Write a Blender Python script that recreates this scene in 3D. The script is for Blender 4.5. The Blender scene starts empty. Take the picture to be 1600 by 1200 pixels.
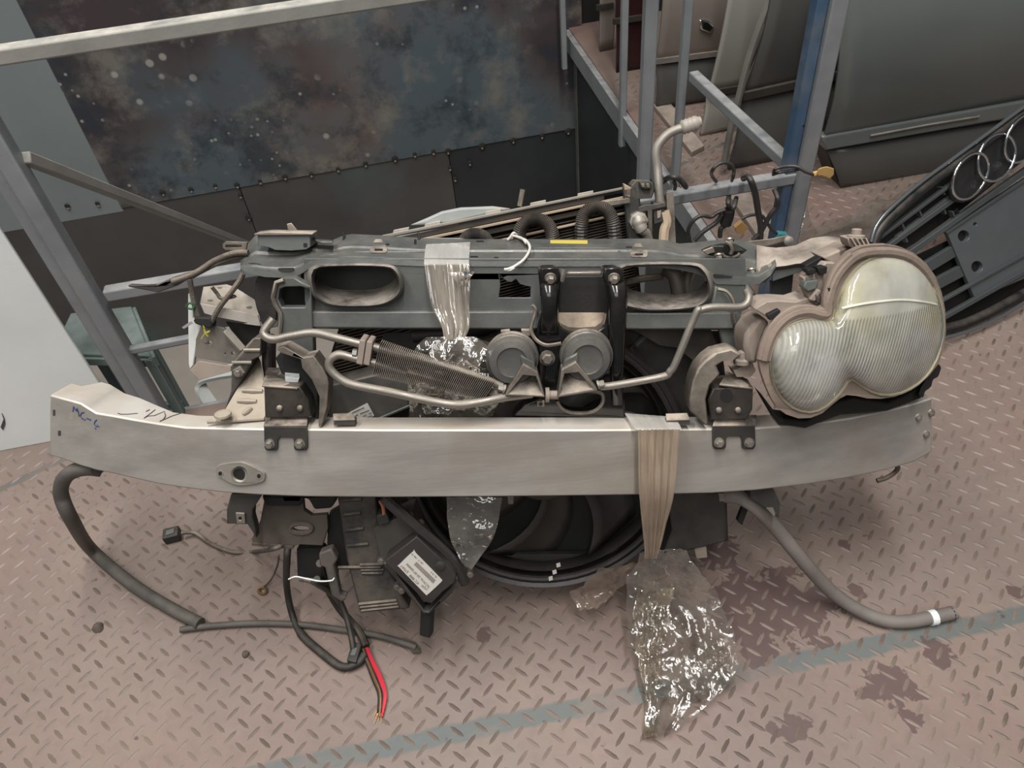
import bpy, bmesh, math, random
from mathutils import Vector, Matrix, noise
from mathutils.geometry import tessellate_polygon
random.seed(7)
S = bpy.context.scene
col = S.collection
V = Vector

# ------------------------------------------------------------------ camera
H = 1.32                       # eye height above the chequer-plate deck
FOC = 1200.0                   # focal length in pixels of a 1600 px wide frame
D_ = V((140, 1210, 1200)).normalized()
F_ = (V((0, 0, 1)) - D_ * D_.z).normalized()
X_ = F_.cross(-D_)
def cw(p):
    p = V(p); return V((p.dot(X_), p.dot(F_), -p.dot(D_)))
CAM = V((0, 0, H))
cam = bpy.data.objects.new('camera', bpy.data.cameras.new('camera'))
col.objects.link(cam)
r_, u_, b_ = cw((1, 0, 0)), cw((0, -1, 0)), cw((0, 0, -1))
cam.matrix_world = Matrix(((r_.x, u_.x, b_.x, 0), (r_.y, u_.y, b_.y, 0), (r_.z, u_.z, b_.z, H), (0, 0, 0, 1)))
cam.data.sensor_width = 36; cam.data.lens = 36 * FOC / 1600
cam.data.clip_start = 0.02
S.camera = cam

# ------------------------------------------------------------------ world, lamps, exposure
w = bpy.data.worlds.new('world'); S.world = w; w.use_nodes = True
w.node_tree.nodes['Background'].inputs[0].default_value = (0.97, 0.985, 1.0, 1)
w.node_tree.nodes['Background'].inputs[1].default_value = 0.135
def area(name, loc, target, sx, sy, power, c=(1, 1, 1)):
    l = bpy.data.lights.new(name, 'AREA'); l.shape = 'RECTANGLE'; l.size = sx; l.size_y = sy
    l.energy = power; l.color = c
    o = bpy.data.objects.new(name, l); col.objects.link(o); o.location = loc
    o.rotation_euler = (V(target) - V(loc)).to_track_quat('-Z', 'Y').to_euler()
    return o
area('ceiling_strip_light', (0.45, 0.3, 4.3), (0.45, 0.3, 0), 0.30, 3.0, 138, (1, .985, .96))
area('ceiling_strip_light', (-1.5, 0.6, 4.3), (-1.5, 0.6, 0), 0.30, 3.0, 96, (1, .985, .96))
area('front_fill_light', (-0.5, -2.0, 3.9), (0, 0.9, .3), 2.6, 1.4, 44, (1, .99, .97))  # unseen fill lamp added in front to light the recesses
S.view_settings.view_transform = 'Standard'; S.view_settings.look = 'None'
S.view_settings.gamma = 1; S.view_settings.use_curve_mapping = False
S.view_settings.exposure = 0.15

# ------------------------------------------------------------------ frames: pixel of the photo -> point on a real plane
def ray(px, py): return cw((px - 800, py - 600, FOC)) / FOC
def hit(px, py, p, n):
    r = ray(px, py); return CAM + r * ((p - CAM).dot(n) / r.dot(n))
def FL(px, py, z=0): return hit(px, py, V((0, 0, z)), V((0, 0, 1)))
def AT(px, py, z): return CAM + ray(px, py) * z          # at a depth in metres from the eye
xA = V((1, -.01, 0)).normalized(); d_ = V((.0385, .948, .316)); dA = (d_ - xA * d_.dot(xA)).normalized(); nA = xA.cross(dA)
xA, dA, nA = cw(xA), cw(dA), cw(nA)                       # across, down and back through the leaning front end
A0 = CAM + 1.12 * ray(765, 720)
def A(px, py, v): return hit(px, py, A0 + nA * v, nA)
wd = V((.99248, .12238, 0)); nw = V((-wd.y, wd.x, 0))     # direction of wall and railing, and away from the eye
PF = FL(275, 665)
def FN(px, py, off=0): return hit(px, py, PF + nw * off, nw)
PW = FL(888, 42, 0)
def WL(px, py, off=0): return hit(px, py, PW + nw * off, nw)
ZL = WL(250, 545).z                                       # the lower floor beyond the railing
def zz(s, ox, oy, pts): return [(p[0] / s + ox,) + (p[1] / s + oy,) + tuple(p[2:]) for p in pts]
Z1 = lambda p: zz(3, 0, 300, p)
Z2 = lambda p: zz(3.333, 340, 320, p)
Z3 = lambda p: zz(3, 720, 280, p)
Z4 = lambda p: zz(3.158, 1040, 320, p)
Z5 = lambda p: zz(2.856, 860, 0, p)
Z6 = lambda p: zz(2.1425, 1200, 0, p)
Z7 = lambda p: zz(2.5, 50, 580, p)
Z8 = lambda p: zz(2.926, 340, 740, p)
Z9 = lambda p: zz(2.609, 640, 740, p)
Z10 = lambda p: zz(2.0685, 1060, 620, p)
ZC = lambda p: zz(7.059, 1020, 230, p)
ZL6 = lambda p: zz(5.219, 280, 430, p)
ZG = lambda p: zz(5.4545, 1380, 160, p)
ZH = lambda p: zz(6.154, 1240, 330, p)

# ------------------------------------------------------------------ materials
def lin(c):
    if isinstance(c, str): c = [int(c[i:i+2], 16) / 255 for i in (0, 2, 4)]
    return tuple(x / 12.92 if x <= .04045 else ((x + .055) / 1.055) ** 2.4 for x in c) + (1,)
MATS = {}
def nodes(name):
    m = bpy.data.materials.new(name); m.use_nodes = True
    nt = m.node_tree; return m, nt, nt.nodes, nt.links, nt.nodes['Principled BSDF']
def mixc(nt, fac, a, b, mode='MIX'):
    n = nt.nodes.new('ShaderNodeMix'); n.data_type = 'RGBA'; n.blend_type = mode
    for s, v in ((0, fac), (6, a), (7, b)):
        if hasattr(v, 'links'): nt.links.new(v, n.inputs[s])
        else: n.inputs[s].default_value = v
    return n.outputs[2]
def ramp(nt, src, lo, hi):
    n = nt.nodes.new('ShaderNodeMapRange'); n.inputs[1].default_value = lo; n.inputs[2].default_value = hi
    nt.links.new(src, n.inputs[0]); return n.outputs[0]
def noi(nt, scale, detail=4, vec=None, stretch=None, rough=.55):
    n = nt.nodes.new('ShaderNodeTexNoise'); n.inputs['Scale'].default_value = scale
    n.inputs['Detail'].default_value = detail; n.inputs['Roughness'].default_value = rough
    tc = nt.nodes.new('ShaderNodeNewGeometry')
    src = tc.outputs['Position']
    if stretch:
        mp = nt.nodes.new('ShaderNodeMapping'); mp.inputs['Scale'].default_value = stretch
        nt.links.new(src, mp.inputs[0]); src = mp.outputs[0]
    nt.links.new(src, n.inputs['Vector']); return n.outputs[0]
def math_(nt, op, a, b=None):
    n = nt.nodes.new('ShaderNodeMath'); n.operation = op
    for i, v in enumerate((a, b)):
        if v is None: continue
        if hasattr(v, 'links'): nt.links.new(v, n.inputs[i])
        else: n.inputs[i].default_value = v
    return n.outputs[0]
def M(name, base, rough=.55, metal=0., mottle=.18, scale=14, dust=0., dustc='a39483', bump=.15, alt=None, altr=(.5, .62), bscale=None, spec=.5):
    if name in MATS: return MATS[name]
    m, nt, ns, lk, p = nodes(name)
    b = lin(base); n = noi(nt, scale)
    lo = tuple(c * (1 - mottle) for c in b[:3]) + (1,); hi = tuple(min(1, c * (1 + mottle)) for c in b[:3]) + (1,)
    c = mixc(nt, ramp(nt, n, .3, .7), lo, hi)
    if alt:
        n2 = noi(nt, scale * .45, 6); c = mixc(nt, ramp(nt, n2, *altr), c, lin(alt))
    if dust:
        g = nt.nodes.new('ShaderNodeNewGeometry'); s = nt.nodes.new('ShaderNodeSeparateXYZ'); lk.new(g.outputs['Normal'], s.inputs[0])
        up = ramp(nt, s.outputs[2], .30, .92); d = math_(nt, 'MULTIPLY', math_(nt, 'ADD', up, .12), ramp(nt, noi(nt, 18, 6, rough=.65), .36, .64))
        d = math_(nt, 'MULTIPLY', d, dust); c = mixc(nt, d, c, lin(dustc))
        r = nt.nodes.new('ShaderNodeMapRange'); lk.new(d, r.inputs[0]); r.inputs[3].default_value = rough; r.inputs[4].default_value = .9
        lk.new(r.outputs[0], p.inputs['Roughness'])
        if metal:
            r2 = nt.nodes.new('ShaderNodeMapRange'); lk.new(d, r2.inputs[0]); r2.inputs[3].default_value = metal; r2.inputs[4].default_value = 0
            lk.new(r2.outputs[0], p.inputs['Metallic'])
    else: p.inputs['Roughness'].default_value = rough; p.inputs['Metallic'].default_value = metal
    p.inputs['Specular IOR Level'].default_value = spec
    if bump:
        bn = nt.nodes.new('ShaderNodeBump'); bn.inputs['Strength'].default_value = bump; bn.inputs['Distance'].default_value = .002
        lk.new(noi(nt, bscale or 160, 3), bn.inputs['Height']); lk.new(bn.outputs[0], p.inputs['Normal'])
    lk.new(c, p.inputs['Base Color']); MATS[name] = m; return m
def film(name, tint, alpha, gloss=.25, scale=26, stretch=None, opac_noise=.25, strength=1.0):
    m, nt, ns, lk, p = nodes(name); ns.remove(p); out = ns['Material Output']
    tr = ns.new('ShaderNodeBsdfTransparent'); tr.inputs[0].default_value = (.93, .91, .88, 1)
    df = ns.new('ShaderNodeBsdfDiffuse'); df.inputs[0].default_value = lin(tint)
    tl = ns.new('ShaderNodeBsdfTranslucent'); tl.inputs[0].default_value = lin(tint)
    gl = ns.new('ShaderNodeBsdfGlossy'); gl.inputs[0].default_value = (1, 1, 1, 1); gl.inputs[1].default_value = .12
    bn = ns.new('ShaderNodeBump'); bn.inputs['Strength'].default_value = strength; bn.inputs['Distance'].default_value = .012
    h = noi(nt, scale, 3, stretch=stretch, rough=.45); lk.new(h, bn.inputs['Height'])
    for s in (df, gl): lk.new(bn.outputs[0], s.inputs['Normal'])
    a = ns.new('ShaderNodeMixShader'); a.inputs[0].default_value = .45; lk.new(df.outputs[0], a.inputs[1]); lk.new(tl.outputs[0], a.inputs[2])
    b = ns.new('ShaderNodeMixShader'); lk.new(tr.outputs[0], b.inputs[1]); lk.new(a.outputs[0], b.inputs[2])
    f = ns.new('ShaderNodeMapRange'); lk.new(noi(nt, scale * .8, 3, stretch=stretch), f.inputs[0]); f.inputs[1].default_value = .3; f.inputs[2].default_value = .7
    f.inputs[3].default_value = max(0, alpha - opac_noise); f.inputs[4].default_value = min(1, alpha + opac_noise); lk.new(f.outputs[0], b.inputs[0])
    c = ns.new('ShaderNodeMixShader'); fr = ns.new('ShaderNodeFresnel'); fr.inputs[0].default_value = 1.5; lk.new(bn.outputs[0], fr.inputs['Normal'])
    g2 = math_(nt, 'ADD', math_(nt, 'MULTIPLY', fr.outputs[0], .9), gloss * .2)
    lk.new(g2, c.inputs[0]); lk.new(b.outputs[0], c.inputs[1]); lk.new(gl.outputs[0], c.inputs[2]); lk.new(c.outputs[0], out.inputs[0])
    MATS[name] = m; return m

black = M('black_plastic', '2b2a28', .5, dust=.35, dustc='6d6459')
blackd = M('dusty_black_plastic', '2c2a28', .6, dust=.8, dustc='8d8072')
blackg = M('glossy_black_paint', '0f0f10', .13, dust=.12, dustc='82776a', bump=.03)
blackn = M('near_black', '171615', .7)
fanblk = M('fan_black', '2a2726', .42, dust=.2, dustc='554c44')
rubber = M('rubber', '3b3834', .7, dust=.55, dustc='6e655a')
greyp = M('grey_plastic', '5c605d', .45, dust=.25, dustc='8c8276', mottle=.1)
greyc = M('grey_green_coating', '585a58', .28, metal=.15, dust=.30, dustc='8d857a', mottle=.15)
dustym = M('dusty_steel', '5f5851', .45, metal=.35, dust=.95, dustc='b3a595')
aluD = M('dusty_aluminium', '8f8a83', .42, metal=.5, dust=.7, dustc='a89a88', bump=.1)
alut = M('aluminium_tube', '8a847c', .35, metal=.6, dust=.5, dustc='a09484')
taupe = M('dust_coated_housing', '887b70', .8, dust=.8, dustc='ab9d90', mottle=.1)
gasketm = M('brown_gasket', '7c6d62', .9, dust=.6, dustc='9a8a7c', mottle=.2, bump=.6, bscale=70)
boltm = M('zinc_bolt', '9d968c', .35, metal=.8, dust=.4, dustc='9d9184')
chrome = M('chrome', 'd8dadc', .08, metal=1, mottle=.03, bump=0)
railm = M('blue_grey_paint', '7f8285', .42, dust=.7, dustc='aaa7a2', mottle=.1, scale=9, bump=.1)
railw = M('cream_rail_paint', '8d8b85', .5, dust=1., dustc='b8b3a8', mottle=.12, scale=12)
teal = M('teal_grey_paint', '66736f', .5, dust=.5, dustc='8f9592', mottle=.12)
bluep = M('blue_paint', '3f5872', .5, dust=.1, mottle=.25, scale=10, alt='74777a', altr=(.5, .7))
white = M('white_paint', 'e6eae8', .5, mottle=.05, scale=5)
whitep = M('white_plastic', 'c3c4bf', .45, mottle=.08)
stickm = M('label_paper', 'c5c0b8', .6, mottle=.04, bump=0)
inkm = M('label_ink', '55504b', .7, mottle=.05, bump=0)
yelm = M('yellow_sticker', 'c9b450', .6, mottle=.1, bump=0)
tanm = M('tan_plastic', 'c39d63', .5, mottle=.1)
tealp = M('teal_plastic', '3f8287', .45)
redw = M('red_wire', 'c8283a', .4, mottle=.1, bump=0)
copper = M('copper_strands', '8a6a45', .4, metal=.6)
blueink = M('blue_marker', '34416e', .6, mottle=.2, bump=0)
darkink = M('dark_marker', '4a484c', .6, bump=0)
string = M('white_string', 'cfcbc3', .8)
rustm = M('rusty_plate', '4c453e', .7, dust=.5, dustc='7e7062', alt='5c4536', altr=(.5, .7))

# aluminium beam: brushed along its length with stains
def beam_mat():
    m, nt, ns, lk, p = nodes('beam_aluminium')
    n1 = noi(nt, 1.0, 6, stretch=(3, 26, 26)); n2 = noi(nt, 6, 6)
    c = mixc(nt, ramp(nt, n1, .35, .65), lin('938e88'), lin('a8a39c'))
    c = mixc(nt, math_(nt, 'MULTIPLY', ramp(nt, n2, .5, .72), .55), c, lin('8c7d6d'))
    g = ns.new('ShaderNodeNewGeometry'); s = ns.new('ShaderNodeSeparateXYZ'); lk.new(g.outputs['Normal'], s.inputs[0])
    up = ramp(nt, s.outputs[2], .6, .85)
    c = mixc(nt, math_(nt, 'MULTIPLY', up, .9), c, mixc(nt, ramp(nt, noi(nt, 9, 5), .35, .7), lin('ece6dd'), lin('d6c8b6')))  # near-white top puts the strong overhead light into the colour
    lk.new(c, p.inputs['Base Color']); p.inputs['Metallic'].default_value = .35; p.inputs['Roughness'].default_value = .48
    bn = ns.new('ShaderNodeBump'); bn.inputs['Strength'].default_value = .12; bn.inputs['Distance'].default_value = .002
    lk.new(noi(nt, 1.0, 3, stretch=(14, 220, 220)), bn.inputs['Height']); lk.new(bn.outputs[0], p.inputs['Normal'])
    return m
beamm = beam_mat()

# ------------------------------------------------------------------ mesh helpers
class MB:
    def __init__(s): s.v = []; s.f = []
    def add(s, vs, fs):
        o = len(s.v); s.v += [V(v) for v in vs]; s.f += [tuple(i + o for i in f) for f in fs]; return s
    def loops(s, loops, cap0=True, cap1=True, closed=True):
        n = len(loops[0]); vs = [p for l in loops for p in l]; fs = []
        for k in range(len(loops) - 1):
            for i in range(n if closed else n - 1):
                j = (i + 1) % n; fs.append((k*n+i, k*n+j, (k+1)*n+j, (k+1)*n+i))
        if closed and cap0: fs.append(tuple(range(n))[::-1])
        if closed and cap1: fs.append(tuple((len(loops)-1)*n + i for i in range(n)))
        return s.add(vs, fs)
    def plate(s, outer, holes=(), fn=None, back=None, th=.003, inner=True):
        """outer/holes: 2d outlines; fn maps a 2d point to 3d; back maps it to the rear face"""
        rings = [outer] + list(holes); flat = [p for r in rings for p in r]
        tri = tessellate_polygon([[V((p[0], p[1], 0)) for p in r] for r in rings])
        f = [fn(p) for p in flat]
        if back is None: bk = [p + nA * th for p in f]
        elif callable(back): bk = [back(p) for p in flat]
        else: bk = [p + back for p in f]
        n = len(flat); fs = [tuple(t) for t in tri] + [tuple(i + n for i in t[::-1]) for t in tri]
        o = 0
        for r in rings:
            m = len(r)
            for i in range(m):
                j = (i + 1) % m; fs.append((o+i, o+j, n+o+j, n+o+i))
            o += m
        return s.add(f + bk, fs)
    def box(s, c, ax, ay, az):
        c, ax, ay, az = map(V, (c, ax, ay, az))
        vs = [c + ax*i + ay*j + az*k for i in (-1, 1) for j in (-1, 1) for k in (-1, 1)]
        return s.add(vs, [(0,1,3,2),(4,6,7,5),(0,4,5,1),(2,3,7,6),(0,2,6,4),(1,5,7,3)])
    def bar(s, a, b, w, h, up=V((0, 0, 1))):
        a, b = V(a), V(b); d = (b - a).normalized(); x = d.cross(up).normalized(); y = x.cross(d)
        q = [x*w/2*i + y*h/2*j for i, j in ((-1,-1),(1,-1),(1,1),(-1,1))]
        return s.loops([[a + t for t in q], [b + t for t in q]])
    def tube(s, path, r, seg=8, caps=True, wob=None):
        P = [V(p) for p in path]; R = r if isinstance(r, (list, tuple)) else [r] * len(P)
        t = (P[1] - P[0]).normalized(); x = t.orthogonal().normalized(); L = []
        for i, p in enumerate(P):
            d = (P[min(i+1, len(P)-1)] - P[max(i-1, 0)]);
            if d.length < 1e-9: d = t
            d = d.normalized(); x = (x - d * x.dot(d)).normalized(); y = d.cross(x)
            L.append([p + (x*math.cos(a) + y*math.sin(a)) * R[i] for a in [2*math.pi*k/seg for k in range(seg)]])
        return s.loops(L, caps, caps)
    def lathe(s, c, axis, prof, seg=24, closed_ends=True):
        c, axis = V(c), V(axis).normalized(); x = axis.orthogonal().normalized(); y = axis.cross(x)
        L = [[c + axis*h + (x*math.cos(2*math.pi*k/seg) + y*math.sin(2*math.pi*k/seg))*max(r, 1e-5) for k in range(seg)] for r, h in prof]
        return s.loops(L, closed_ends, closed_ends)
    def hexbolt(s, c, axis, r, h):
        s.lathe(c, axis, [(r*1.35, 0), (r*1.35, -h*.3)], 14)
        return s.lathe(V(c) - V(axis).normalized()*h*.3, axis, [(r, 0), (r, -h*.6), (r*.8, -h*.75)], 6)
def wloc(o):
    l = V((0, 0, 0))
    while o: l += o.location; o = o.parent
    return l
def setp(o, label=None, cat=None, group=None, kind=None):
    for k, v in (('label', label), ('category', cat), ('group', group), ('kind', kind)):
        if v: o[k] = v
    return o
def mk(name, mb, mat, parent=None, bevel=0, smooth=40, label=None, cat=None, group=None, kind=None, solid=0, base=None, recalc=True, seg=2):
    me = bpy.data.meshes.new(name)
    if base is None: base = wloc(parent) if parent else (sum(mb.v, V((0,0,0))) / len(mb.v))
    if parent is None: base = V((base.x, base.y, min(v.z for v in mb.v)))
    me.from_pydata([v - base for v in mb.v], [], mb.f)
    if recalc:
        bm = bmesh.new(); bm.from_mesh(me); bmesh.ops.recalc_face_normals(bm, faces=bm.faces); bm.to_mesh(me); bm.free()
    me.materials.append(mat)
    if smooth:
        me.polygons.foreach_set('use_smooth', [True] * len(me.polygons)); me.set_sharp_from_angle(angle=math.radians(smooth))
    me.update()
    o = bpy.data.objects.new(name, me); col.objects.link(o)
    if parent: o.parent = parent
    else: o.location = base
    if solid:
        md = o.modifiers.new('solid', 'SOLIDIFY'); md.thickness = solid; md.offset = 0
    if bevel:
        md = o.modifiers.new('bevel', 'BEVEL'); md.width = bevel; md.segments = seg; md.limit_method = 'ANGLE'; md.angle_limit = math.radians(35)
    return setp(o, label, cat, group, kind)
def empty(name, loc, label=None, cat=None, group=None):
    o = bpy.data.objects.new(name, None); o.empty_display_size = .05; col.objects.link(o); o.location = loc
    return setp(o, label, cat, group)
def cr(pts, n=6):
    """Catmull-Rom through points of any dimension"""
    P = [V(p) for p in pts]; out = []
    for i in range(len(P) - 1):
        a, b, c, d = P[max(i-1, 0)], P[i], P[i+1], P[min(i+2, len(P)-1)]
        for k in range(n):
            t = k / n; out.append(.5 * ((2*b) + (c-a)*t + (2*a-5*b+4*c-d)*t*t + (3*b-a-3*c+d)*t**3))
    return out + [P[-1]]
def crc(pts, n=4):
    P = [V(p) for p in pts]; m = len(P); out = []
    for i in range(m):
        a, b, c, d = P[i-1], P[i], P[(i+1) % m], P[(i+2) % m]
        for k in range(n):
            t = k / n; out.append(.5 * ((2*b) + (c-a)*t + (2*a-5*b+4*c-d)*t*t + (3*b-a-3*c+d)*t**3))
    return out
def cA(pts, n=6): return cr([A(*p) for p in pts], n)        # smooth path through (px, py, depth)
def circ(cx, cy, rx, ry=None, n=20, a0=0):
    ry = ry or rx; return [(cx + rx*math.cos(a0+2*math.pi*k/n), cy + ry*math.sin(a0+2*math.pi*k/n)) for k in range(n)]
def rrect(x0, y0, x1, y1, r, n=5):
    out = []
    for cx, cy, a in ((x1-r, y1-r, 0), (x0+r, y1-r, 90), (x0+r, y0+r, 180), (x1-r, y0+r, 270)):
        out += [(cx + r*math.cos(math.radians(a + 90*k/n)), cy + r*math.sin(math.radians(a + 90*k/n))) for k in range(n+1)]
    return out
def Ap(pts, holes=(), v=0, th=.004):
    """traced plate standing in the front end at depth v; v may be a function of the pixel"""
    vf = v if callable(v) else (lambda p: v)
    return MB().plate(pts, holes, lambda p: A(p[0], p[1], vf(p)), th=th)
def cable(name, path, r, mat, parent=None, seg=8, **k): return mk(name, MB().tube(path, r, seg), mat, parent, smooth=60, **k)
# ================================================================== THE SETTING
def floor_mat():
    m, nt, ns, lk, p = nodes('deck_paint')
    c = mixc(nt, ramp(nt, noi(nt, 3, 7), .35, .65), lin('7c6c64'), lin('8b7b71'))
    c = mixc(nt, math_(nt, 'MULTIPLY', ramp(nt, noi(nt, 1.6, 5), .45, .7), .6), c, lin('866a61'))
    c = mixc(nt, math_(nt, 'MULTIPLY', ramp(nt, noi(nt, 40, 5), .5, .75), .35), c, lin('6f6059'))
    geo = ns.new('ShaderNodeNewGeometry'); s = ns.new('ShaderNodeSeparateXYZ'); lk.new(geo.outputs['Position'], s.inputs[0])
    def dist_line(a, b):
        d = (b - a).normalized(); n = V((-d.y, d.x, 0))
        x = math_(nt, 'MULTIPLY', s.outputs[0], n.x); y = math_(nt, 'MULTIPLY', s.outputs[1], n.y)
        return math_(nt, 'ABSOLUTE', math_(nt, 'SUBTRACT', math_(nt, 'ADD', x, y), a.dot(n)))
    def stripe(a, b, wd_, colr, amt):
        nonlocal c
        d = math_(nt, 'ADD', dist_line(a, b), math_(nt, 'MULTIPLY', math_(nt, 'SUBTRACT', noi(nt, 24, 4), .5), .016))
        f = ns.new('ShaderNodeMapRange'); lk.new(d, f.inputs[0]); f.inputs[1].default_value = wd_; f.inputs[2].default_value = wd_ * .7
        k = math_(nt, 'MULTIPLY', math_(nt, 'MULTIPLY', f.outputs[0], ramp(nt, noi(nt, 7, 4), .32, .5)), amt)
        c = mixc(nt, k, c, colr)
    stripe(FL(450, 1200), FL(1590, 962), .019, lin('5d6664'), .85)
    stripe(FL(0, 765), FL(90, 722), .012, lin('5e5f5e'), .8)
    # flaked patches of dark purple paint
    blobs = [((1215, 950), .11), ((1140, 975), .05), ((1180, 1000), .06), ((1280, 940), .05), ((1400, 1070), .055), ((1460, 1015), .04), ((1290, 1005), .02), ((1375, 1080), .04),
             ((1425, 1125), .025), ((1245, 1135), .03), ((1205, 1140), .02), ((755, 990), .02), ((1320, 850), .018), ((1590, 925), .02), ((1150, 930), .07), ((1340, 925), .02), ((1120, 860), .06)]
    tot = None
    for q, r in blobs:
        g = FL(*q); vm = ns.new('ShaderNodeVectorMath'); vm.operation = 'DISTANCE'; lk.new(geo.outputs['Position'], vm.inputs[0]); vm.inputs[1].default_value = g
        f = ns.new('ShaderNodeMapRange'); lk.new(vm.outputs['Value'], f.inputs[0]); f.inputs[1].default_value = r * 1.1; f.inputs[2].default_value = r * .2
        tot = f.outputs[0] if tot is None else math_(nt, 'MAXIMUM', tot, f.outputs[0])
    e = math_(nt, 'ADD', tot, math_(nt, 'MULTIPLY', math_(nt, 'SUBTRACT', noi(nt, 30, 3), .5), 2.2))
    c = mixc(nt, math_(nt, 'MULTIPLY', ramp(nt, e, .42, .5), .8), c, lin('55403f'))
    lk.new(c, p.inputs['Base Color']); p.inputs['Roughness'].default_value = .55
    bn = ns.new('ShaderNodeBump'); bn.inputs['Strength'].default_value = .25; bn.inputs['Distance'].default_value = .002
    lk.new(noi(nt, 60, 4), bn.inputs['Height']); lk.new(bn.outputs[0], p.inputs['Normal'])
    return m
deckm = floor_mat()
E0 = PF + nw * .05                                   # edge of the deck just past the railing
RB = FL(888, 42, 0)                                  # far corner of the opening
RF = hit(1150, 360, V((0, 0, 0)), V((0, 0, 1)))
rd = (FL(888, 42) - FL(1064, 292)).normalized()      # direction of the return edge
RC = E0 + wd * ((FL(1064, 292) - E0).dot(wd) - (FL(1064, 292) - E0).dot(nw) * rd.dot(wd) / rd.dot(nw))
RE = RC + rd * ((PW - RC).dot(nw) / rd.dot(nw))
deck = [V((-2.6, -.5, 0)), V((3.0, -.5, 0)), V((3.0, 4.6, 0)), RE + wd * .0 + nw * .1, RC, E0 - wd * 1.75]
fl = mk('floor', MB().plate([(p.x, p.y) for p in deck], (), lambda p: V((p[0], p[1], 0)), back=V((0, 0, -.012))), deckm, smooth=0, kind='structure')
lug = MB(); ang = math.radians(4); pitch = .0410
ca, sa = math.cos(ang), math.sin(ang)
def inside(x, y):
    if y < -.48 or x < -2.5 or x > 2.9: return False
    if (V((x, y, 0)) - E0).dot(nw) < -.03: return x < 2.2
    a = V((x, y, 0)) - RC
    return rd.cross(a).z < -.03 and y < 3.0
for i in range(-150, 150):
    for j in range(-30, 180):
        x, y = (i*ca - j*sa) * pitch / 2, (i*sa + j*ca) * pitch / 2
        if not inside(x, y): continue
        if (i + j) % 2: continue
        t = ang + math.radians(45 if i % 2 else 135); L, W_, h = .0155, .0033, .0022
        dx, dy = V((math.cos(t), math.sin(t), 0)), V((-math.sin(t), math.cos(t), 0)); c = V((x, y, .0001))
        vs = [c - dx*L, c - dx*L*.5 + dy*W_, c + dx*L*.5 + dy*W_, c + dx*L, c + dx*L*.5 - dy*W_, c - dx*L*.5 - dy*W_, c - dx*L*.45 + V((0,0,h)), c + dx*L*.45 + V((0,0,h))]
        lug.add(vs, [(0,6,1), (1,6,7,2), (2,7,3), (3,7,4), (4,7,6,5), (5,6,0)])
mk('tread_lug', lug, M('worn_lug', '6f6259', .5, metal=.0, mottle=.22, scale=8, alt='897a70', altr=(.45, .58), bump=.1), fl, smooth=0, kind='stuff', recalc=False, label='raised lens-shaped tread lugs of the chequer plate')
eb = MB(); q = V((0, 0, -.045))
eb.bar(E0 - wd * 1.75 + q, RC + q, .05, .065); mk('edge_beam', eb, railm, fl)
eb = MB(); eb.bar(RC + q + nw*.02, RE + q, .05, .075); mk('edge_beam', eb, railm, fl)

def steel_mat():
    m, nt, ns, lk, p = nodes('wall_sheet_steel')
    c = mixc(nt, ramp(nt, noi(nt, 1.6, 7), .4, .6), lin('59646a'), lin('6f6561'))
    c = mixc(nt, ramp(nt, noi(nt, .8, 4), .5, .62), c, lin('4b4142'))
    c = mixc(nt, math_(nt, 'MULTIPLY', ramp(nt, noi(nt, 4.2, 8, rough=.68), .5, .66), .6), c, lin('8f897e'))
    c = mixc(nt, math_(nt, 'MULTIPLY', ramp(nt, noi(nt, 3.1, 8, rough=.7), .50, .62), .8), c, lin('343b42'))
    vo = ns.new('ShaderNodeTexVoronoi'); vo.inputs['Scale'].default_value = 9; g = ns.new('ShaderNodeNewGeometry'); lk.new(g.outputs['Position'], vo.inputs['Vector'])
    r = ns.new('ShaderNodeMapRange'); lk.new(vo.outputs['Distance'], r.inputs[0]); r.inputs[1].default_value = .17; r.inputs[2].default_value = .11
    sp = math_(nt, 'MULTIPLY', r.outputs[0], ramp(nt, noi(nt, 2.2, 2), .53, .58)); c = mixc(nt, math_(nt, 'MULTIPLY', sp, .6), c, lin('bdbab2'))
    v2 = ns.new('ShaderNodeTexVoronoi'); v2.inputs['Scale'].default_value = 22; lk.new(g.outputs['Position'], v2.inputs['Vector'])
    r2 = ns.new('ShaderNodeMapRange'); lk.new(v2.outputs['Distance'], r2.inputs[0]); r2.inputs[1].default_value = .2; r2.inputs[2].default_value = .12
    c = mixc(nt, math_(nt, 'MULTIPLY', math_(nt, 'MULTIPLY', r2.outputs[0], ramp(nt, noi(nt, 3.1, 2), .56, .62)), .7), c, lin('b5b2aa'))
    lk.new(c, p.inputs['Base Color']); p.inputs['Roughness'].default_value = .5; p.inputs['Metallic'].default_value = .25
    bn = ns.new('ShaderNodeBump'); bn.inputs['Strength'].default_value = .15; lk.new(noi(nt, 6, 4), bn.inputs['Height']); bn.inputs['Distance'].default_value = .004; lk.new(bn.outputs[0], p.inputs['Normal'])
    return m
steelm = steel_mat()
greysh = M('grey_sheet_steel', '838a8b', .45, metal=.2, mottle=.08, scale=3)
darksh = M('dark_sheet_steel', '514d4c', .45, metal=.2, mottle=.2, scale=2.5, alt='56625f', altr=(.55, .7))
wall = mk('wall_back', MB().box(PW + nw*.06 + V((0,0,.3)) + wd*.3, wd*6, nw*.05, V((0,0,1))*2.6), blackn, kind='structure', smooth=0)
def sheet_q(pts, off, mat, nm='steel_sheet', label=None):
    P = [WL(*p, off) if len(p) == 2 else p for p in pts]
    mb = MB(); mb.loops([P, [p + nw*.004 for p in P]]); return mk(nm, mb, mat, wall, smooth=0, label=label)
sL = WL(180, 325); sR = WL(920, 195)                    # the horizontal lap seam
up = V((0, 0, 1)); S0 = sL + wd * (-.0); zs = sL.z; ztop = 2.4
def onw(pt, z, off=0): return V((pt.x, pt.y, z)) + nw * off
corner = PW + wd * .06
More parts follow.
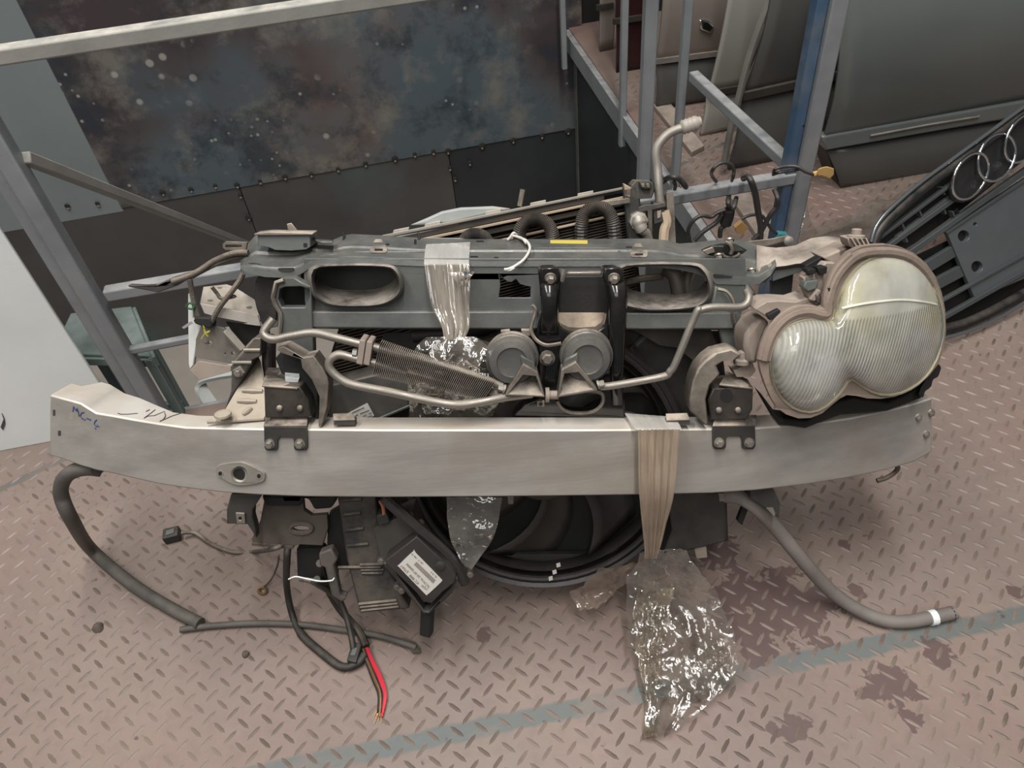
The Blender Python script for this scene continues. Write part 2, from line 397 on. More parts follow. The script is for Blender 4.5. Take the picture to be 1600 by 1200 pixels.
seam_x = [onw(WL(180, 320), zs)]
Lp = onw(WL(190, 322), 0)
def wq(a, b, z0, z1, off, mat, label=None):
    P = [onw(a, z0, off), onw(b, z0, off), onw(b, z1, off), onw(a, z1, off)]
    mk('steel_sheet', MB().loops([P, [p + nw*.004 for p in P]]), mat, wall, smooth=0, label=label)
wq(Lp, corner, zs, ztop, -.012, steelm, 'large stained dark steel sheet with pale splashes')
wq(Lp - wd*2.0, Lp, zs - .02, ztop, -.006, greysh, 'plain grey steel sheet')
a1 = onw(WL(378, 300), 0); a2 = onw(WL(700, 240), 0)
wq(a1, a2, ZL, zs + .02, -.004, darksh); wq(Lp - wd*1.0, a1 - wd*.004, ZL, zs + .02, -.0045, darksh); wq(a2 + wd*.004, corner + wd*.3, ZL, zs + .02, -.0045, M('black_sheet_steel', '2c2f30', .5, mottle=.3, scale=2))
scorch = M('weld_scorch', '2a2723', .8); weldm = M('weld_bead', '8f8578', .5, metal=.3)
for i, (x, y) in enumerate([(105, 322), (152, 318), (195, 308), (208, 309), (254, 301), (298, 296), (336, 290), (370, 289), (406, 283), (445, 276), (486, 272), (528, 264), (571, 256), (617, 248), (648, 241), (677, 237), (700, 236), (753, 228), (802, 219), (847, 212), (888, 205), (375, 305), (388, 340), (28, 335), (703, 262), (711, 279), (734, 254)]):
    p = WL(x, y, -.014); s = random.uniform(.7, 1.3)
    mb = MB().lathe(p, nw, [(.014*s, 0), (.012*s, -.003), (.004, -.005)], 8)
    w_ = mk('weld_tack', mb, scorch, wall)
    mk('weld_bead', MB().lathe(p - up*.012, nw, [(.007, 0), (.006, -.004), (.001, -.007)], 6), weldm, w_)
# return wall under the far edge of the deck and the lower floor
rn = V((-rd.y, rd.x, 0)); rl = (RE - RC).length
mk('wall_right', MB().box((RC + RE)/2 + V((0, 0, (ZL - .1)/2)) - rn*.03, rd*rl/2, rn*.012, V((0, 0, (-ZL)/2 - .05))), M('black_sheet_steel', '2c2f30'), kind='structure', smooth=0)
mk('wall_right', MB().box(corner + wd*.2 + V((0, 0, -.3)) - nw * .01, wd*.2, nw*.01, V((0,0,.26))), M('black_sheet_steel', '2c2f30'), kind='structure', smooth=0)
lfm = M('lower_floor_screed', 'aba298', .7, mottle=.1, scale=5)
mk('floor', MB().box(V((-.5, 2.6, ZL - .02)), V((4.5, 0, 0)), V((0, 2.6, 0)), V((0, 0, .02))), lfm, kind='structure', smooth=0)
# left white partition standing on the deck
p0, p1 = FL(0, 705), FL(80, 690); pd = (p1 - p0).normalized(); pe = p0 + pd * ((FL(200, 667) - p0).length); pn = V((-pd.y, pd.x, 0))
mb = MB().loops([[p0 - pd*.9, pe, pe + up*.95, p0 - pd*.9 + up*.95], [q + pn*.008 for q in (p0 - pd*.9, pe, pe + up*.95, p0 - pd*.9 + up*.95)]])
wl_ = mk('wall_left', mb, white, kind='structure', bevel=.002)
mb = MB()
for k in range(5): mb.tube([hit(x, y, p0 - pn*.001, pn) for x, y in ((1 + k*.9, 668 + k), (6 + k*.5, 655 + 2*k), (3 + k, 646 + k*2))], .0007, 4)
mk('scuff_mark', mb, darkink, wl_)

mk('shade_slab', MB().box(V((3.1, 3.5, 2.0)), V((2.35, 0, 0)), V((0, 1.75, 0)), V((0, 0, .05))), M('shade_slab_steel', '6a6b6a', .7), kind='structure', smooth=0)  # unseen slab added overhead to shade the far right of the deck
# ------------------------------------------------------------------ guard railing
T = .052
railing = empty('guard_railing', FN(275, 665), 'blue grey square tube guard railing the car front end leans towards', 'railing')
def fb(name, a, b, w_=T, h_=None, mat=railm, upv=nw, **k): return mk(name, MB().bar(a, b, w_, h_ or w_, upv), mat, railing, bevel=.004, **k)
lp = FN(170, 510)
lpx = lambda pt, z: V((pt.x, pt.y, z))
fb('post', lpx(lp, -.03), lpx(lp, 1.25), .034, .04)
mk('post', MB().bar(lpx(lp - wd*.031 + nw*.008, -.02), lpx(lp - wd*.031 + nw*.008, 1.25), .026, .03, nw), railm, railing, bevel=.003)
rp = FN(1266, 200); fb('post', lpx(rp, -.03), lpx(rp, 1.6), .036, .042)
bp = rp - wd*.031 + nw*.006
mk('post', MB().bar(lpx(bp, -.03), lpx(bp, 1.6), .024, .03, nw), bluep, railing, bevel=.003, label='blue painted post')
mk('bolt_hole', MB().lathe(FN(1256, 197, -.022), nw, [(.003, 0), (.003, .001)], 10), blackn, railing)
a = FN(165, 459); b = FN(1240, 276); zr = b.z
fb('mid_rail', a, b, .027, .027)
ta, tb = FN(0, 86), FN(500, 11); fb('top_rail', ta - (tb - ta)*.8, tb + (tb - ta)*2.2, .027, .03, railw, label='pale top rail')
zb = FN(250, 538).z
fb('lower_rail', lpx(lp, zb), lpx(lp + wd*.34, zb), .017, .017)
cp = FN(1012, 120, .02); fb('post', lpx(cp, -.03), lpx(cp, 1.6), .026)
# return rail towards the wall
q0 = FN(1250, 273); r2 = hit(1083, 118, V((0, 0, q0.z)), up)
fb('return_rail', q0, r2, .028, .028, upv=up)
zt2 = 1.1
for (x, y), zb_, dz in (((1068, 285), 0, 1.7), ((985, 175), 0, 1.7), ((891, 60), 0, 1.7)):
    g = FL(x, y) - rn*.03 * (1 if rn.x > 0 else -1)
    mb = MB().bar(V((g.x, g.y, -.13)), V((g.x, g.y, dz)), .024, .024, rd); mk('post', mb, railm, railing, bevel=.003)
# brace running away and down from the left post
e1 = FN(38, 246, .012); e2 = AT(400, 388, 2.6)
mk('brace', MB().bar(e1, e2, .022, .022), railw, railing, bevel=.003, label='pale sloping brace')
# column below the far corner
gc = WL(908, 120, -.04)
mk('steel_column', MB().bar(V((gc.x, gc.y, ZL)), V((gc.x, gc.y, -.09)), .06, .05, nw), M('olive_grey_paint', '5f625e', .5), bevel=.003, label='grey square column under the far corner of the deck', cat='column')

# ------------------------------------------------------------------ teal bench on the lower floor
zB = .2
bt = [hit(x, y, V((0, 0, zB)), up) for x, y in ((80, 552), (110, 489), (205, 478), (236, 556))]
bench = empty('metal_table', V(((bt[0]+bt[2])/2).xy.to_3d()) + up*ZL, 'teal metal table between the white partition and the left railing post', 'table')
mk('table_top', MB().loops([bt, [q - up*.012 for q in bt]]), teal, bench, bevel=.003)
mb = MB().bar(bt[3] - up*.02, bt[2] - up*.02, .016, .03); mk('side_channel', mb, teal, bench, bevel=.002)
mb = MB().bar(bt[0] - up*.02, bt[3] - up*.02, .012, .022); mk('front_rail', mb, teal, bench, bevel=.002)
for k in range(4):
    c = bt[k] + ((bt[0]+bt[2])/2 - bt[k]) * .06
    mk('leg', MB().bar(V((c.x, c.y, ZL)), V((c.x, c.y, zB - .012)), .022, .022, nw), teal, bench, bevel=.002)
mk('lower_rail', MB().bar((bt[1] + bt[0])/2 - up*.26, (bt[2]+bt[3])/2 - up*.26, .014, .018), teal, bench)

# ------------------------------------------------------------------ white plastic chair on the lower floor
cz = AT(345, 600, 2.35)
chair = empty('plastic_chair', V((cz.x, cz.y, ZL)), 'white plastic armchair on the lower floor behind the bumper beam', 'chair')
ca_ = [AT(x, y, 2.35) for x, y in ((335, 640), (322, 622), (314, 606), (313, 596), (322, 588), (345, 582), (372, 578))]
def slab(path, w_, h_, side):
    P = cr(path, 4); L = []
    for i, p in enumerate(P):
        d = (P[min(i+1, len(P)-1)] - P[max(i-1, 0)]).normalized(); n = d.cross(side).normalized()
        L.append([p + side*w_/2*a + n*h_/2*b for a, b in ((-1,-1),(1,-1),(1,1),(-1,1))])
    return MB().loops(L)
sd = V((.25, .9, .1)).normalized()
arm = slab(ca_, .05, .012, sd); mk('armrest', arm, whitep, chair, bevel=.003)
sb = cz + V((.25, .25, 0))
mk('seat', MB().box(V((cz.x + .22, cz.y + .15, ZL + .42)), V((.22, 0, 0)), V((0, .2, 0)), up*.012), whitep, chair, bevel=.01)
mk('backrest', MB().loops([[V((cz.x + .02 + .4*i, cz.y + .36 + .05*(i in (0, 1)), ZL + z)) for i, z in ((0, .43), (.5, .43), (1, .43), (1, .78), (.5, .82), (0, .78))], [V((cz.x + .02 + .4*i, cz.y + .38 + .05*(i in (0, 1)), ZL + z)) for i, z in ((0, .43), (.5, .43), (1, .43), (1, .78), (.5, .82), (0, .78))]]), whitep, chair, bevel=.005)
for dx, dy in ((0.03, 0), (.42, 0), (.03, .33), (.42, .33)):
    mk('leg', MB().tube([V((cz.x + dx, cz.y + dy, ZL)), V((cz.x + dx*.95 + .01, cz.y + dy, ZL + .42))], [.014, .02], 8), whitep, chair)

# ------------------------------------------------------------------ car doors stored on the far part of the deck
def door_plane(px, py, yaw=0):
    g = FL(px, py); n = Matrix.Rotation(math.radians(yaw), 3, 'Z') @ nw
    return g, n
def bulge(pts, g, n, h, nx=10, ny=10, tilt=0, off=0):
    """curved pressed skin over a quad given by 4 pixel corners (tl, tr, br, bl) in plane g,n"""
    P = [hit(x, y, g, n) for x, y in pts]; L = []
    for j in range(ny + 1):
        t = j / ny; row = []
        for i in range(nx + 1):
            s = i / nx; p = (P[0]*(1-s) + P[1]*s)*(1-t) + (P[3]*(1-s) + P[2]*s)*t
            row.append(p - n * (h * math.sin(math.pi * min(1, t*.9 + .05)) + off))
        L.append(row)
    return MB().loops(L, closed=False)
doorg = M('dark_grey_car_paint', '6f7371', .25, metal=.15, mottle=.05, scale=3, bump=.03)
doorb = M('grey_bronze_car_paint', '5b5b58', .35, metal=.2, mottle=.06, scale=3, bump=.03)
doorc = M('silver_beige_car_paint', 'a19e95', .4, metal=.1, mottle=.05, scale=3, bump=.03)
doord = M('beige_car_paint', '8c8279', .4, metal=.1, mottle=.06, scale=3, bump=.03)
doorr = M('maroon_car_paint', '3a2022', .3, metal=.2, bump=.03)
trimk = M('dark_trim', '37342f', .5, dust=.3, dustc='6b6258')
g, n = door_plane(1310, 292, 0)
dA_ = empty('car_door', g, 'large dark grey car door standing behind the grille at right', 'car door', 'car doors stored on the deck')
mk('door_skin', bulge([(1300, -90), (1760, -150), (1760, 120), (1283, 216)], g, n, .07, 14, 14), doorg, dA_, solid=.012)
mk('side_moulding', MB().loops([[hit(x, y, g - n*.03, n) for x, y in ((1284, 214), (1600, 158), (1760, 128), (1760, 156), (1600, 182), (1290, 236))], [hit(x, y, g - n*.03, n) + n*.05 for x, y in ((1284, 214), (1600, 158), (1760, 128), (1760, 156), (1600, 182), (1290, 236))]]), doorg, dA_, bevel=.006, label='raised side moulding strip')
mk('moulding_insert', MB().tube([hit(x, y, g - n*.034, n) for x, y in ((1360, 212), (1450, 195), (1530, 182))], .0035, 6), aluD, dA_)
mk('sill_skin', bulge([(1290, 232), (1760, 155), (1760, 230), (1312, 292)], g, n, .02, 12, 6), doorb, dA_, solid=.012)
mk('door_edge', MB().loops([[hit(x, y, g, n) for x, y in ((1283, 150), (1283, 216), (1312, 292))], [hit(x, y, g, n) + n*.1 for x, y in ((1283, 150), (1283, 216), (1312, 292))]]), trimk, dA_)
g, n = door_plane(1150, 262, 2)
dB = empty('car_door', g, 'dark bronze grey car door between the pale pillar and the blue post', 'car door', 'car doors stored on the deck')
mk('door_skin', bulge([(1215, -120), (1400, -120), (1330, 110), (1158, 150)], g, n, .05), doorb, dB, solid=.012)
mk('lower_skin', bulge([(1158, 150), (1330, 112), (1290, 232), (1136, 262)], g, n, .02), doorb, dB, solid=.012)
mk('side_moulding', MB().bar(hit(1158, 150, g - n*.02, n), hit(1330, 112, g - n*.02, n), .02, .03), trimk, dB, bevel=.004)
mk('door_seal', MB().tube(cr([hit(x, y, g - n*.03, n) for x, y in ((1240, -80), (1203, 0), (1172, 85), (1155, 150), (1140, 210), (1131, 258))], 5), .011, 8), M('seal_grey', '77746e', .5), dB, label='pale rubber door seal')
g, n = door_plane(1096, 211, 0)
dC = empty('car_door', g, 'pale silver beige car door edge in front of the bronze grey door', 'car door', 'car doors stored on the deck')
mk('door_skin', bulge([(1150, -110), (1240, -110), (1156, 138), (1105, 148)], g, n, .03), doorc, dC, solid=.012)
mk('lower_skin', bulge([(1104, 150), (1155, 140), (1137, 199), (1093, 211)], g, n, .01), doorc, dC, solid=.012)
mk('side_moulding', MB().bar(hit(1106, 146, g - n*.018, n), hit(1156, 138, g - n*.018, n), .012, .02), trimk, dC)
g, n = door_plane(1050, 168, 0)
dD = empty('car_door', g, 'beige car door with a chrome handle behind the railing posts', 'car door', 'car doors stored on the deck')
mk('door_skin', bulge([(1035, -110), (1160, -110), (1128, 84), (1024, 95)], g, n, .04), doord, dD, solid=.012)
mk('lower_skin', bulge([(1024, 96), (1128, 86), (1115, 152), (1024, 166)], g, n, .02), doorb, dD, solid=.012)
mk('side_moulding', MB().bar(hit(1024, 96, g - n*.02, n), hit(1122, 83, g - n*.02, n), .012, .018), aluD, dD)
mk('handle', MB().loops([[hit(x, y, g - n*.05, n) for x, y in ((1093, 31), (1108, 33), (1118, 42), (1110, 53), (1095, 47))], [hit(x, y, g - n*.05, n) + n*.04 for x, y in ((1093, 31), (1108, 33), (1118, 42), (1110, 53), (1095, 47))]]), chrome, dD, bevel=.006, label='chrome door handle')
g, n = door_plane(965, 112, 0)
dE = empty('car_door', g, 'narrow maroon car door beyond the railing', 'car door', 'car doors stored on the deck')
mk('door_skin', bulge([(956, -110), (1024, -110), (1010, 108), (962, 112)], g, n, .03), doorr, dE, solid=.012)
mk('side_moulding', MB().bar(hit(958, 34, g - n*.04, n), hit(1010, 26, g - n*.04, n), .014, .02), trimk, dE)
g, n = door_plane(940, 80, 0)
dF = empty('car_door', g, 'taupe car door furthest left beyond the railing', 'car door', 'car doors stored on the deck')
mk('door_skin', bulge([(934, -110), (965, -110), (957, 72), (936, 78)], g, n, .02), doord, dF, solid=.012)
mk('side_moulding', MB().bar(hit(932, 12, g - n*.03, n), hit(958, 8, g - n*.03, n), .014, .02), trimk, dF)
# low planks lying on the deck beyond the railing
for i, (pts, mt, lb) in enumerate([([(1020, 170), (1045, 165), (1100, 235), (1080, 245)], taupe, 'dusty timber board lying on the deck near the beige door'), ([(1130, 300), (1160, 296), (1230, 385), (1195, 395)], taupe, 'dusty timber board lying on the deck behind the middle rail')]):
    P = [FL(x, y, .001) for x, y in pts]; mk('timber_board', MB().loops([P, [q + up*.018 for q in P]]), mt, bevel=.002, label=lb, cat='board')

# plastic sheet lying on the far deck and by the blue post
def crumple(rows, fn, amp, nx=24, ny=24, fold=0, seed=0, dirv=up, freq=9.):
    """rows: list of (left, right) 2d+depth points; fn maps them to 3d. A thin creased sheet."""
    L = []; rl_ = [fn(*r[0]) for r in rows]; rr = [fn(*r[1]) for r in rows]
    cl, crr = cr(rl_, max(1, ny // (len(rows)-1))), cr(rr, max(1, ny // (len(rows)-1)))
    for j, (p, q) in enumerate(zip(cl, crr)):
        row = []
        for i in range(nx + 1):
            s = i / nx; c = p.lerp(q, s); k = c * freq + V((seed, 0, 0))
            a = .8 * noise.noise(k) + .9 * (1 - 2 * abs(noise.noise(k * 1.9))) * .5 + .45 * (1 - 2 * abs(noise.noise(k * 4.3 + V((5, 5, 5))))) * .5
            e = math.sin(math.pi * s) ** .3 if fold else 1
            row.append(c + dirv * (amp * (a + .3) + fold * math.sin(s * 34 + noise.noise(c*6)*3) * .6 * e) + xA * amp * .5 * noise.noise(k * 1.7 + V((9, 3, 1))))
        L.append(row)
    return MB().loops(L, closed=False)
filmg = film('grey_film', '8f8a82', .42, .2, 20)
mk('plastic_sheet', crumple([((1240, 372), (1600, 235)), ((1250, 395), (1560, 290)), ((1300, 405), (1500, 345)), ((1340, 410), (1480, 372))], lambda x, y: FL(x, y, .03), .03, 26, 24), filmg, label='crumpled grey plastic sheet on the deck behind the headlight', cat='plastic sheet')
mk('plastic_sheet', crumple([((1252, 300), (1262, 302)), ((1240, 340), (1268, 342)), ((1228, 368), (1282, 372))], lambda x, y: AT(x, y, 1.9), .02, 10, 12, dirv=nw), filmg, label='torn plastic film at the foot of the blue post', cat='plastic sheet')
# ================================================================== THE LEANING CAR FRONT END
fe = empty('car_front_end', FL(800, 940), 'stripped car front end with bare aluminium bumper beam and one twin round headlight', 'car part')
def P(name, mb, mat, bevel=0, par=fe, **k): return mk(name, mb, mat, par, bevel=bevel, **k)
def toA(px, py, v, h=0): return A(px, py, v) - nA * h
# ---- bumper beam
ST = [(78, 617, 712), (97, 622, 717), (112, 626, 723), (126, 630, 728), (137, 637, 731), (150, 645, 735), (180, 650, 741), (210, 655.5, 748), (250, 662, 757), (290, 667.5, 763), (350, 669, 770), (412, 670, 774), (482, 670.5, 776.5), (600, 671.5, 777.5), (765, 671.5, 776.5), (900, 671.5, 775), (1000, 671, 773.5), (1112, 670, 771), (1180, 668.5, 766.5), (1262, 663, 757), (1330, 653, 746), (1388, 641, 734), (1430, 630, 721), (1456, 622, 706)]
def vb(px):
    t = (px - 765) / 690; return .15 * abs(t) ** 2.3
fr, L = [], []
for x, y0, y1 in ST:
    v = vb(x); a, b = A(x, y0, v), A(x, y1, v)
    dep = .052 if x > 250 else .052 + .045 * min(1, (250 - x) / 90) * (1 if x > 100 else .25)
    if x > 1400: dep *= .5
    c, d = b + nA*dep, a + nA*dep
    m = (a + b) / 2
    L.append([a, m - nA*.0006, b, c, d])
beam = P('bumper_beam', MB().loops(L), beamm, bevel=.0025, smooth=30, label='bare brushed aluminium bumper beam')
def bf(x, y, off=0):
    return A(x, y, vb(x) - off)
def on_beam(name, pts, th, mat, holes=(), bevel=.0008, off=0, **k):
    mb = MB().plate(pts, holes, lambda p: bf(p[0], p[1], th + off), back=nA * th); return mk(name, mb, mat, beam, bevel=bevel, **k)
blk = lambda pts, nm='hole': on_beam(nm, pts, .0006, blackn, bevel=0)
def sunk(pts, nm='hole'):
    o = on_beam(nm, pts, .0012, aluD, bevel=.0004)
    return o
hole_rim = M('hole_dark', '3b3833', .8)
for x, y, a, b in ((84.5, 645, 2, 5), (112, 651, 3.8, 5.2), (93, 677, 2.6, 4.2), (1383, 0, 0, 0)):
    if a: on_beam('hole', [(x + p*math.cos(.2) , y + q) for p, q in rrect(-a, -b, a, b, 1.6, 3)], .0007, M('hole_light', '8d897c', .6) if a > 3 else hole_rim, bevel=0)
for x, y in ((1433, 652), (1453, 645), (1445, 678)):
    mk('rivet', MB().lathe(bf(x, y, -.002), -nA, [(.0075, 0), (.0075, .002), (.005, .004), (.0045, .004), (.004, .008), (.001, .009)], 16), boltm, beam)
# marker writing
def strokes(name, ss, r, mat, fn, par): 
    mb = MB()
    for s in ss: mb.tube([fn(*p) for p in s], r, 5)
    return mk(name, mb, mat, par, smooth=60)
zM = lambda s: [(x / 6.957 + 70, y / 6.957 + 600) for x, y in s]
strokes('marker_writing', [zM(s) for s in ([(308, 300), (315, 240), (335, 280), (348, 295), (352, 262), (366, 300), (375, 352)], [(430, 308), (400, 315), (388, 345), (400, 370), (445, 392)], [(455, 372), (503, 390)], [(566, 388), (545, 410), (540, 435), (560, 462), (580, 458), (570, 440), (592, 468)], [(545, 475), (560, 490)])], .0011, blueink, lambda x, y: bf(x, y, .0004), beam, ) ['label'] = 'blue marker letters'
def btop(x, y):
    """point on the top surface of the beam"""
    xs = [s[0] for s in ST]; i = max(0, min(len(xs) - 2, sum(1 for q in xs if q <= x) - 1)); t = (x - xs[i]) / (xs[i+1] - xs[i])
    a = L[i][0].lerp(L[i+1][0], t); n = dA.cross(xA).normalized(); n = (L[i+1][0] - L[i][0]).cross(nA).normalized()
    return hit(x, y, a - dA * .0005, n)
strokes('marker_scribble', [zM(s) for s in ([(795, 320), (830, 330), (900, 330), (1010, 320)], [(1100, 300), (1140, 280)], [(1200, 280), (1080, 372), (1120, 350), (1190, 345), (1300, 300), (1312, 350), (1290, 385), (1250, 408), (1380, 350), (1490, 315)])], .0009, darkink, btop, beam)
on_beam('tow_eye_flange', crc([(337, 735), (343, 727), (368, 723), (382, 724), (410, 737), (414, 745), (409, 753), (385, 758), (365, 757), (342, 744)], 3), .005, aluD, holes=[circ(374, 741.5, 12, 13)], bevel=.0012)
mk('tow_eye_bore', MB().lathe(bf(374, 741.5, .0048), nA, [(.0128, 0), (.0105, .002), (.0105, .004), (.011, .0052)], 24, False), alut, beam)
on_beam('tow_eye_hole', circ(374, 741.5, 8.5, 9.5), .0012, blackn, bevel=0)
for q in ((344, 740), (404.5, 744)):
    on_beam('screw_hole', circ(*q, 3, 3.4, 12), .0008, blackn, bevel=0, off=.005); on_beam('screw_collar', circ(*q, 4.8, 5.4, 14), .0006, aluD, bevel=0, off=.005)
for x0, x1, dy in ((520, 555, 0), (1040, 1078, 0)):
    pts = [(x0, 647), (x1 - 4, 646), (x1, 656), (x0 + 1, 657)]
    c_ = [A(x, y, .018 + (.016 if k < 2 else 0)) - dA * .001 for k, (x, y) in enumerate(pts)]
    n2 = dA * .0025
    mb = MB().loops([c_, [q + n2 for q in c_]]); mk('clip_tab', mb, dustym, beam, bevel=.0006)
    f_ = [A(x, y, .019) for x, y in ((x0 + 2, 657), (x1, 656), (x1, 664), (x0 + 2, 664))]
    mk('clip_leg', MB().loops([f_, [q + nA*.012 for q in f_]]), hole_rim, beam)
for x0 in (412, 1113):
    w_ = 68 if x0 == 412 else 67; s = lambda pts: [(x0 + a * w_ / 68, y - (2 if x0 > 1000 else 0)) for a, y in pts]
    mb = MB().plate(s([(0, 667), (68, 667), (69, 699), (66, 704), (50, 704), (47, 701), (47, 688), (44, 684), (25, 684), (22, 688), (22, 701), (19, 704), (4, 704), (1, 700)]), (), lambda p: bf(p[0], p[1], .0045), back=nA*.0035)
    br = P('beam_bracket', mb, black, .0012, label='black bolted strap over the beam')
    tp = [bf(x0, 668, .0045), bf(x0 + w_, 667, .0045), A(x0 + w_ + 2, 651, .05), A(x0 + 4, 652, .05)]
    mk('bracket_top', MB().loops([[q - dA*.003 for q in tp], tp]), dustym, br, bevel=.0008)
    for a in (10, 57): mk('bolt', MB().hexbolt(bf(x0 + a, 693 - (2 if x0 > 1000 else 0), .0045), nA, .0058, .009), boltm, br)
# brackets below the beam
P('lower_bracket', Ap(Z8([(60, 95), (205, 95), (160, 165), (158, 200), (172, 250), (176, 300), (160, 270), (135, 232), (42, 230), (40, 170)]), v=.06, th=.02), black, .002)
P('clip_nut', Ap(Z8([(82, 180), (122, 182), (126, 228), (88, 228)]), v=.055, th=.004, holes=[Z8(circ(103, 206, 8, 9, 10))]), boltm, .0006)
P('lower_bracket', Ap(zz(8.57, 1060, 740, [(960, 150), (1250, 150), (1365, 400), (1350, 610), (1300, 560), (1170, 470), (960, 340)]), v=.07, th=.02), black, .002)
P('clip_nut', Ap(zz(8.57, 1060, 740, [(1180, 465), (1270, 462), (1300, 540), (1280, 570)]), v=.066, th=.003), boltm)
P('lower_bracket', Ap([(1150, 762), (1172, 762), (1168, 800), (1160, 822), (1152, 815), (1160, 795)], v=.12, th=.012), blackn, .002)
# ---- upper crossmember
CS = [(376, 397, 422), (386, 384, 425), (400, 367, 429), (415, 366, 432), (440, 367, 433), (460, 367, 432), (472, 367, 426), (487, 369, 416), (498, 374, 413), (520, 375.5, 412), (537, 368, 411), (550, 366, 411), (595, 368, 412), (655, 372, 415), (733, 374, 415.5), (853, 374, 415.5), (960, 373.5, 415.5), (1013, 373, 416), (1040, 375.5, 418), (1062, 381, 421), (1087, 379, 426), (1105, 376.5, 431), (1120, 375, 443), (1150, 375, 444), (1170, 377, 444), (1186, 385, 443), (1203, 388, 430), (1212, 389, 417)]
Lc = []
for x, yb, yf in CS:
    row = []
    for k, (t, dv) in enumerate(((0, .006), (.02, 0), (.36, 0), (.42, -.004), (.50, .003), (.56, .001), (.74, 0), (.78, -.003), (.82, 0), (.85, .0), (1.0, -.001), (1.0, .006))):
        v = .225 + (.125 - .225) * min(1, t / .85) + dv
        if k == 0: row.append(A(x, yb + 3, .225)); continue
        if k == 11: row.append(A(x, yf, .135)); continue
        row.append(A(x, yb + (yf - yb) * t, v))
    Lc.append(row)
cm = P('upper_crossmember', MB().loops(Lc, closed=False), greyc, solid=.0025, smooth=28, label='painted pressed steel upper crossmember')
def ctop(x, y, off=0):
    i = max(0, min(len(CS) - 2, sum(1 for q in CS if q[0] <= x) - 1)); t = (x - CS[i][0]) / (CS[i+1][0] - CS[i][0])
    yb = CS[i][1]*(1-t) + CS[i+1][1]*t; yf = CS[i][2]*(1-t) + CS[i+1][2]*t; k = (y - yb) / (yf - yb)
    return A(x, y, .225 - .1 * min(1, max(0, k) / .85) - off)
def onc(name, pts, th, mat, holes=(), bevel=.0005, **k):
    return mk(name, MB().plate(pts, holes, lambda p: ctop(p[0], p[1], th + .0032), back=nA*(th + .002)), mat, cm, bevel=bevel, **k)
for pts in (circ(593, 377, 4, 2, 10), circ(605.5, 382, 3.5, 1.8, 10), rrect(647, 374, 651, 382, 1), rrect(744, 376, 756, 378.4, 1), rrect(735, 400, 747, 402.4, 1), rrect(772, 401.5, 779, 405, 1), circ(393, 413.5, 11, 2.6, 12), circ(447, 420.5, 13, 3.6, 14), rrect(978, 385, 988, 388.5, 1.5), rrect(1115, 427, 1145, 433, 2.5), circ(398, 414, 10, 2, 10)):
    onc('slot', pts, .0006, blackn, bevel=0)
for x0, y0 in ((578, 384), (985, 391)):
    onc('locating_boss', rrect(x0, y0, x0 + 27, y0 + 11, 4), .003, dustym, bevel=.001); onc('boss_slot', rrect(x0 + 7, y0 + 5, x0 + 20, y0 + 7.6, 1.2), .0038, blackn, bevel=0)
    onc('locating_tab', [(x0 + 8, y0 - 10), (x0 + 17, y0 - 10), (x0 + 20, y0 - 5), (x0 + 5, y0 - 5)], .002, dustym)
onc('yellow_sticker', [(860, 375.2), (918, 375.6), (918, 381), (860, 380.2)], .0012, yelm, bevel=0, label='narrow yellow sticker')
for x in (537, 654): mk('spring_clip', MB().tube([ctop(x, 376, .0), ctop(x + 1, 370, .006), ctop(x - 1, 364, .004)], .0022, 6), blackn, cm)
mk('pressed_bead', MB().tube(cr([ctop(x, y, .001) for x, y in ((735, 391.5), (800, 391), (850, 388), (945, 388), (962, 391), (980, 398), (1010, 402), (1083, 405))], 4), .0016, 6), greyc, cm)
mk('pressed_bead', MB().tube(cr([ctop(x, y, .001) for x, y in ((500, 400), (520, 398), (560, 394), (600, 393.5), (735, 392))], 4), .0016, 6), greyc, cm)
# left latch pocket and tab
lp_ = P('latch_pocket', Ap([(402, 366), (484, 366), (485, 386), (478, 390), (468, 391), (455, 392), (430, 391), (418, 386), (403, 383)], v=.15, th=.05), greyp, .004, label='grey latch pocket wall')
mk('pocket_lip', Ap([(397, 365), (418, 362.5), (489, 364.5), (489, 367.5), (397, 368)], v=.145, th=.03), dustym, lp_, bevel=.001)
mk('latch_lever', Ap([(448, 350), (455, 348.5), (466, 362), (450, 362)], v=.17, th=.004), dustym, lp_, bevel=.001)
mk('pocket_slot', Ap(rrect(474, 380, 480, 386, 1), v=.1492, th=.001), blackn, lp_)
P('side_tab', Ap([(348, 381), (352, 377.5), (386, 379), (384, 391), (352, 390.5), (348, 387)], v=.17, th=.006, holes=[rrect(352, 382, 378, 387, 2)]), dustym, .001)
P('side_gusset', MB().loops([cA([(489, 372, .17), (500, 379, .16), (519, 380, .15)]), cA([(489, 372, .19), (500, 374, .19), (521, 376, .19)])], closed=False), greyc, solid=.003)
# right hood latch
hl = P('hood_latch', Ap([(1096, 391), (1112, 384), (1128, 381), (1150, 381), (1168, 391), (1160, 397), (1130, 403), (1108, 399)], v=.155, th=.006), blackn, .001, label='black hood latch mechanism')
mk('latch_plate', Ap([(1098, 392), (1114, 386), (1118, 394), (1104, 398)], v=.148, th=.005), dustym, hl, bevel=.001)
mk('latch_plate', Ap([(1136, 384), (1148, 380), (1164, 392), (1148, 394)], v=.146, th=.004), blackd, hl, bevel=.001)
mk('latch_ring', MB().tube(cA([(1128, 396, .142), (1132, 401, .14), (1142, 403, .14), (1152, 400, .14), (1155, 396, .142)]), .0028, 8), blackd, hl)
mk('latch_hook', MB().tube(cA([(1134, 378, .14), (1141, 382, .135), (1144, 390, .134), (1142, 397, .135)]), .003, 8), dustym, hl)
for q in ((1140, 374), (1123, 398), (1174, 421)): mk('bolt', MB().hexbolt(A(*q, .142), (nA - dA*1.6), .0052, .008), boltm, hl)
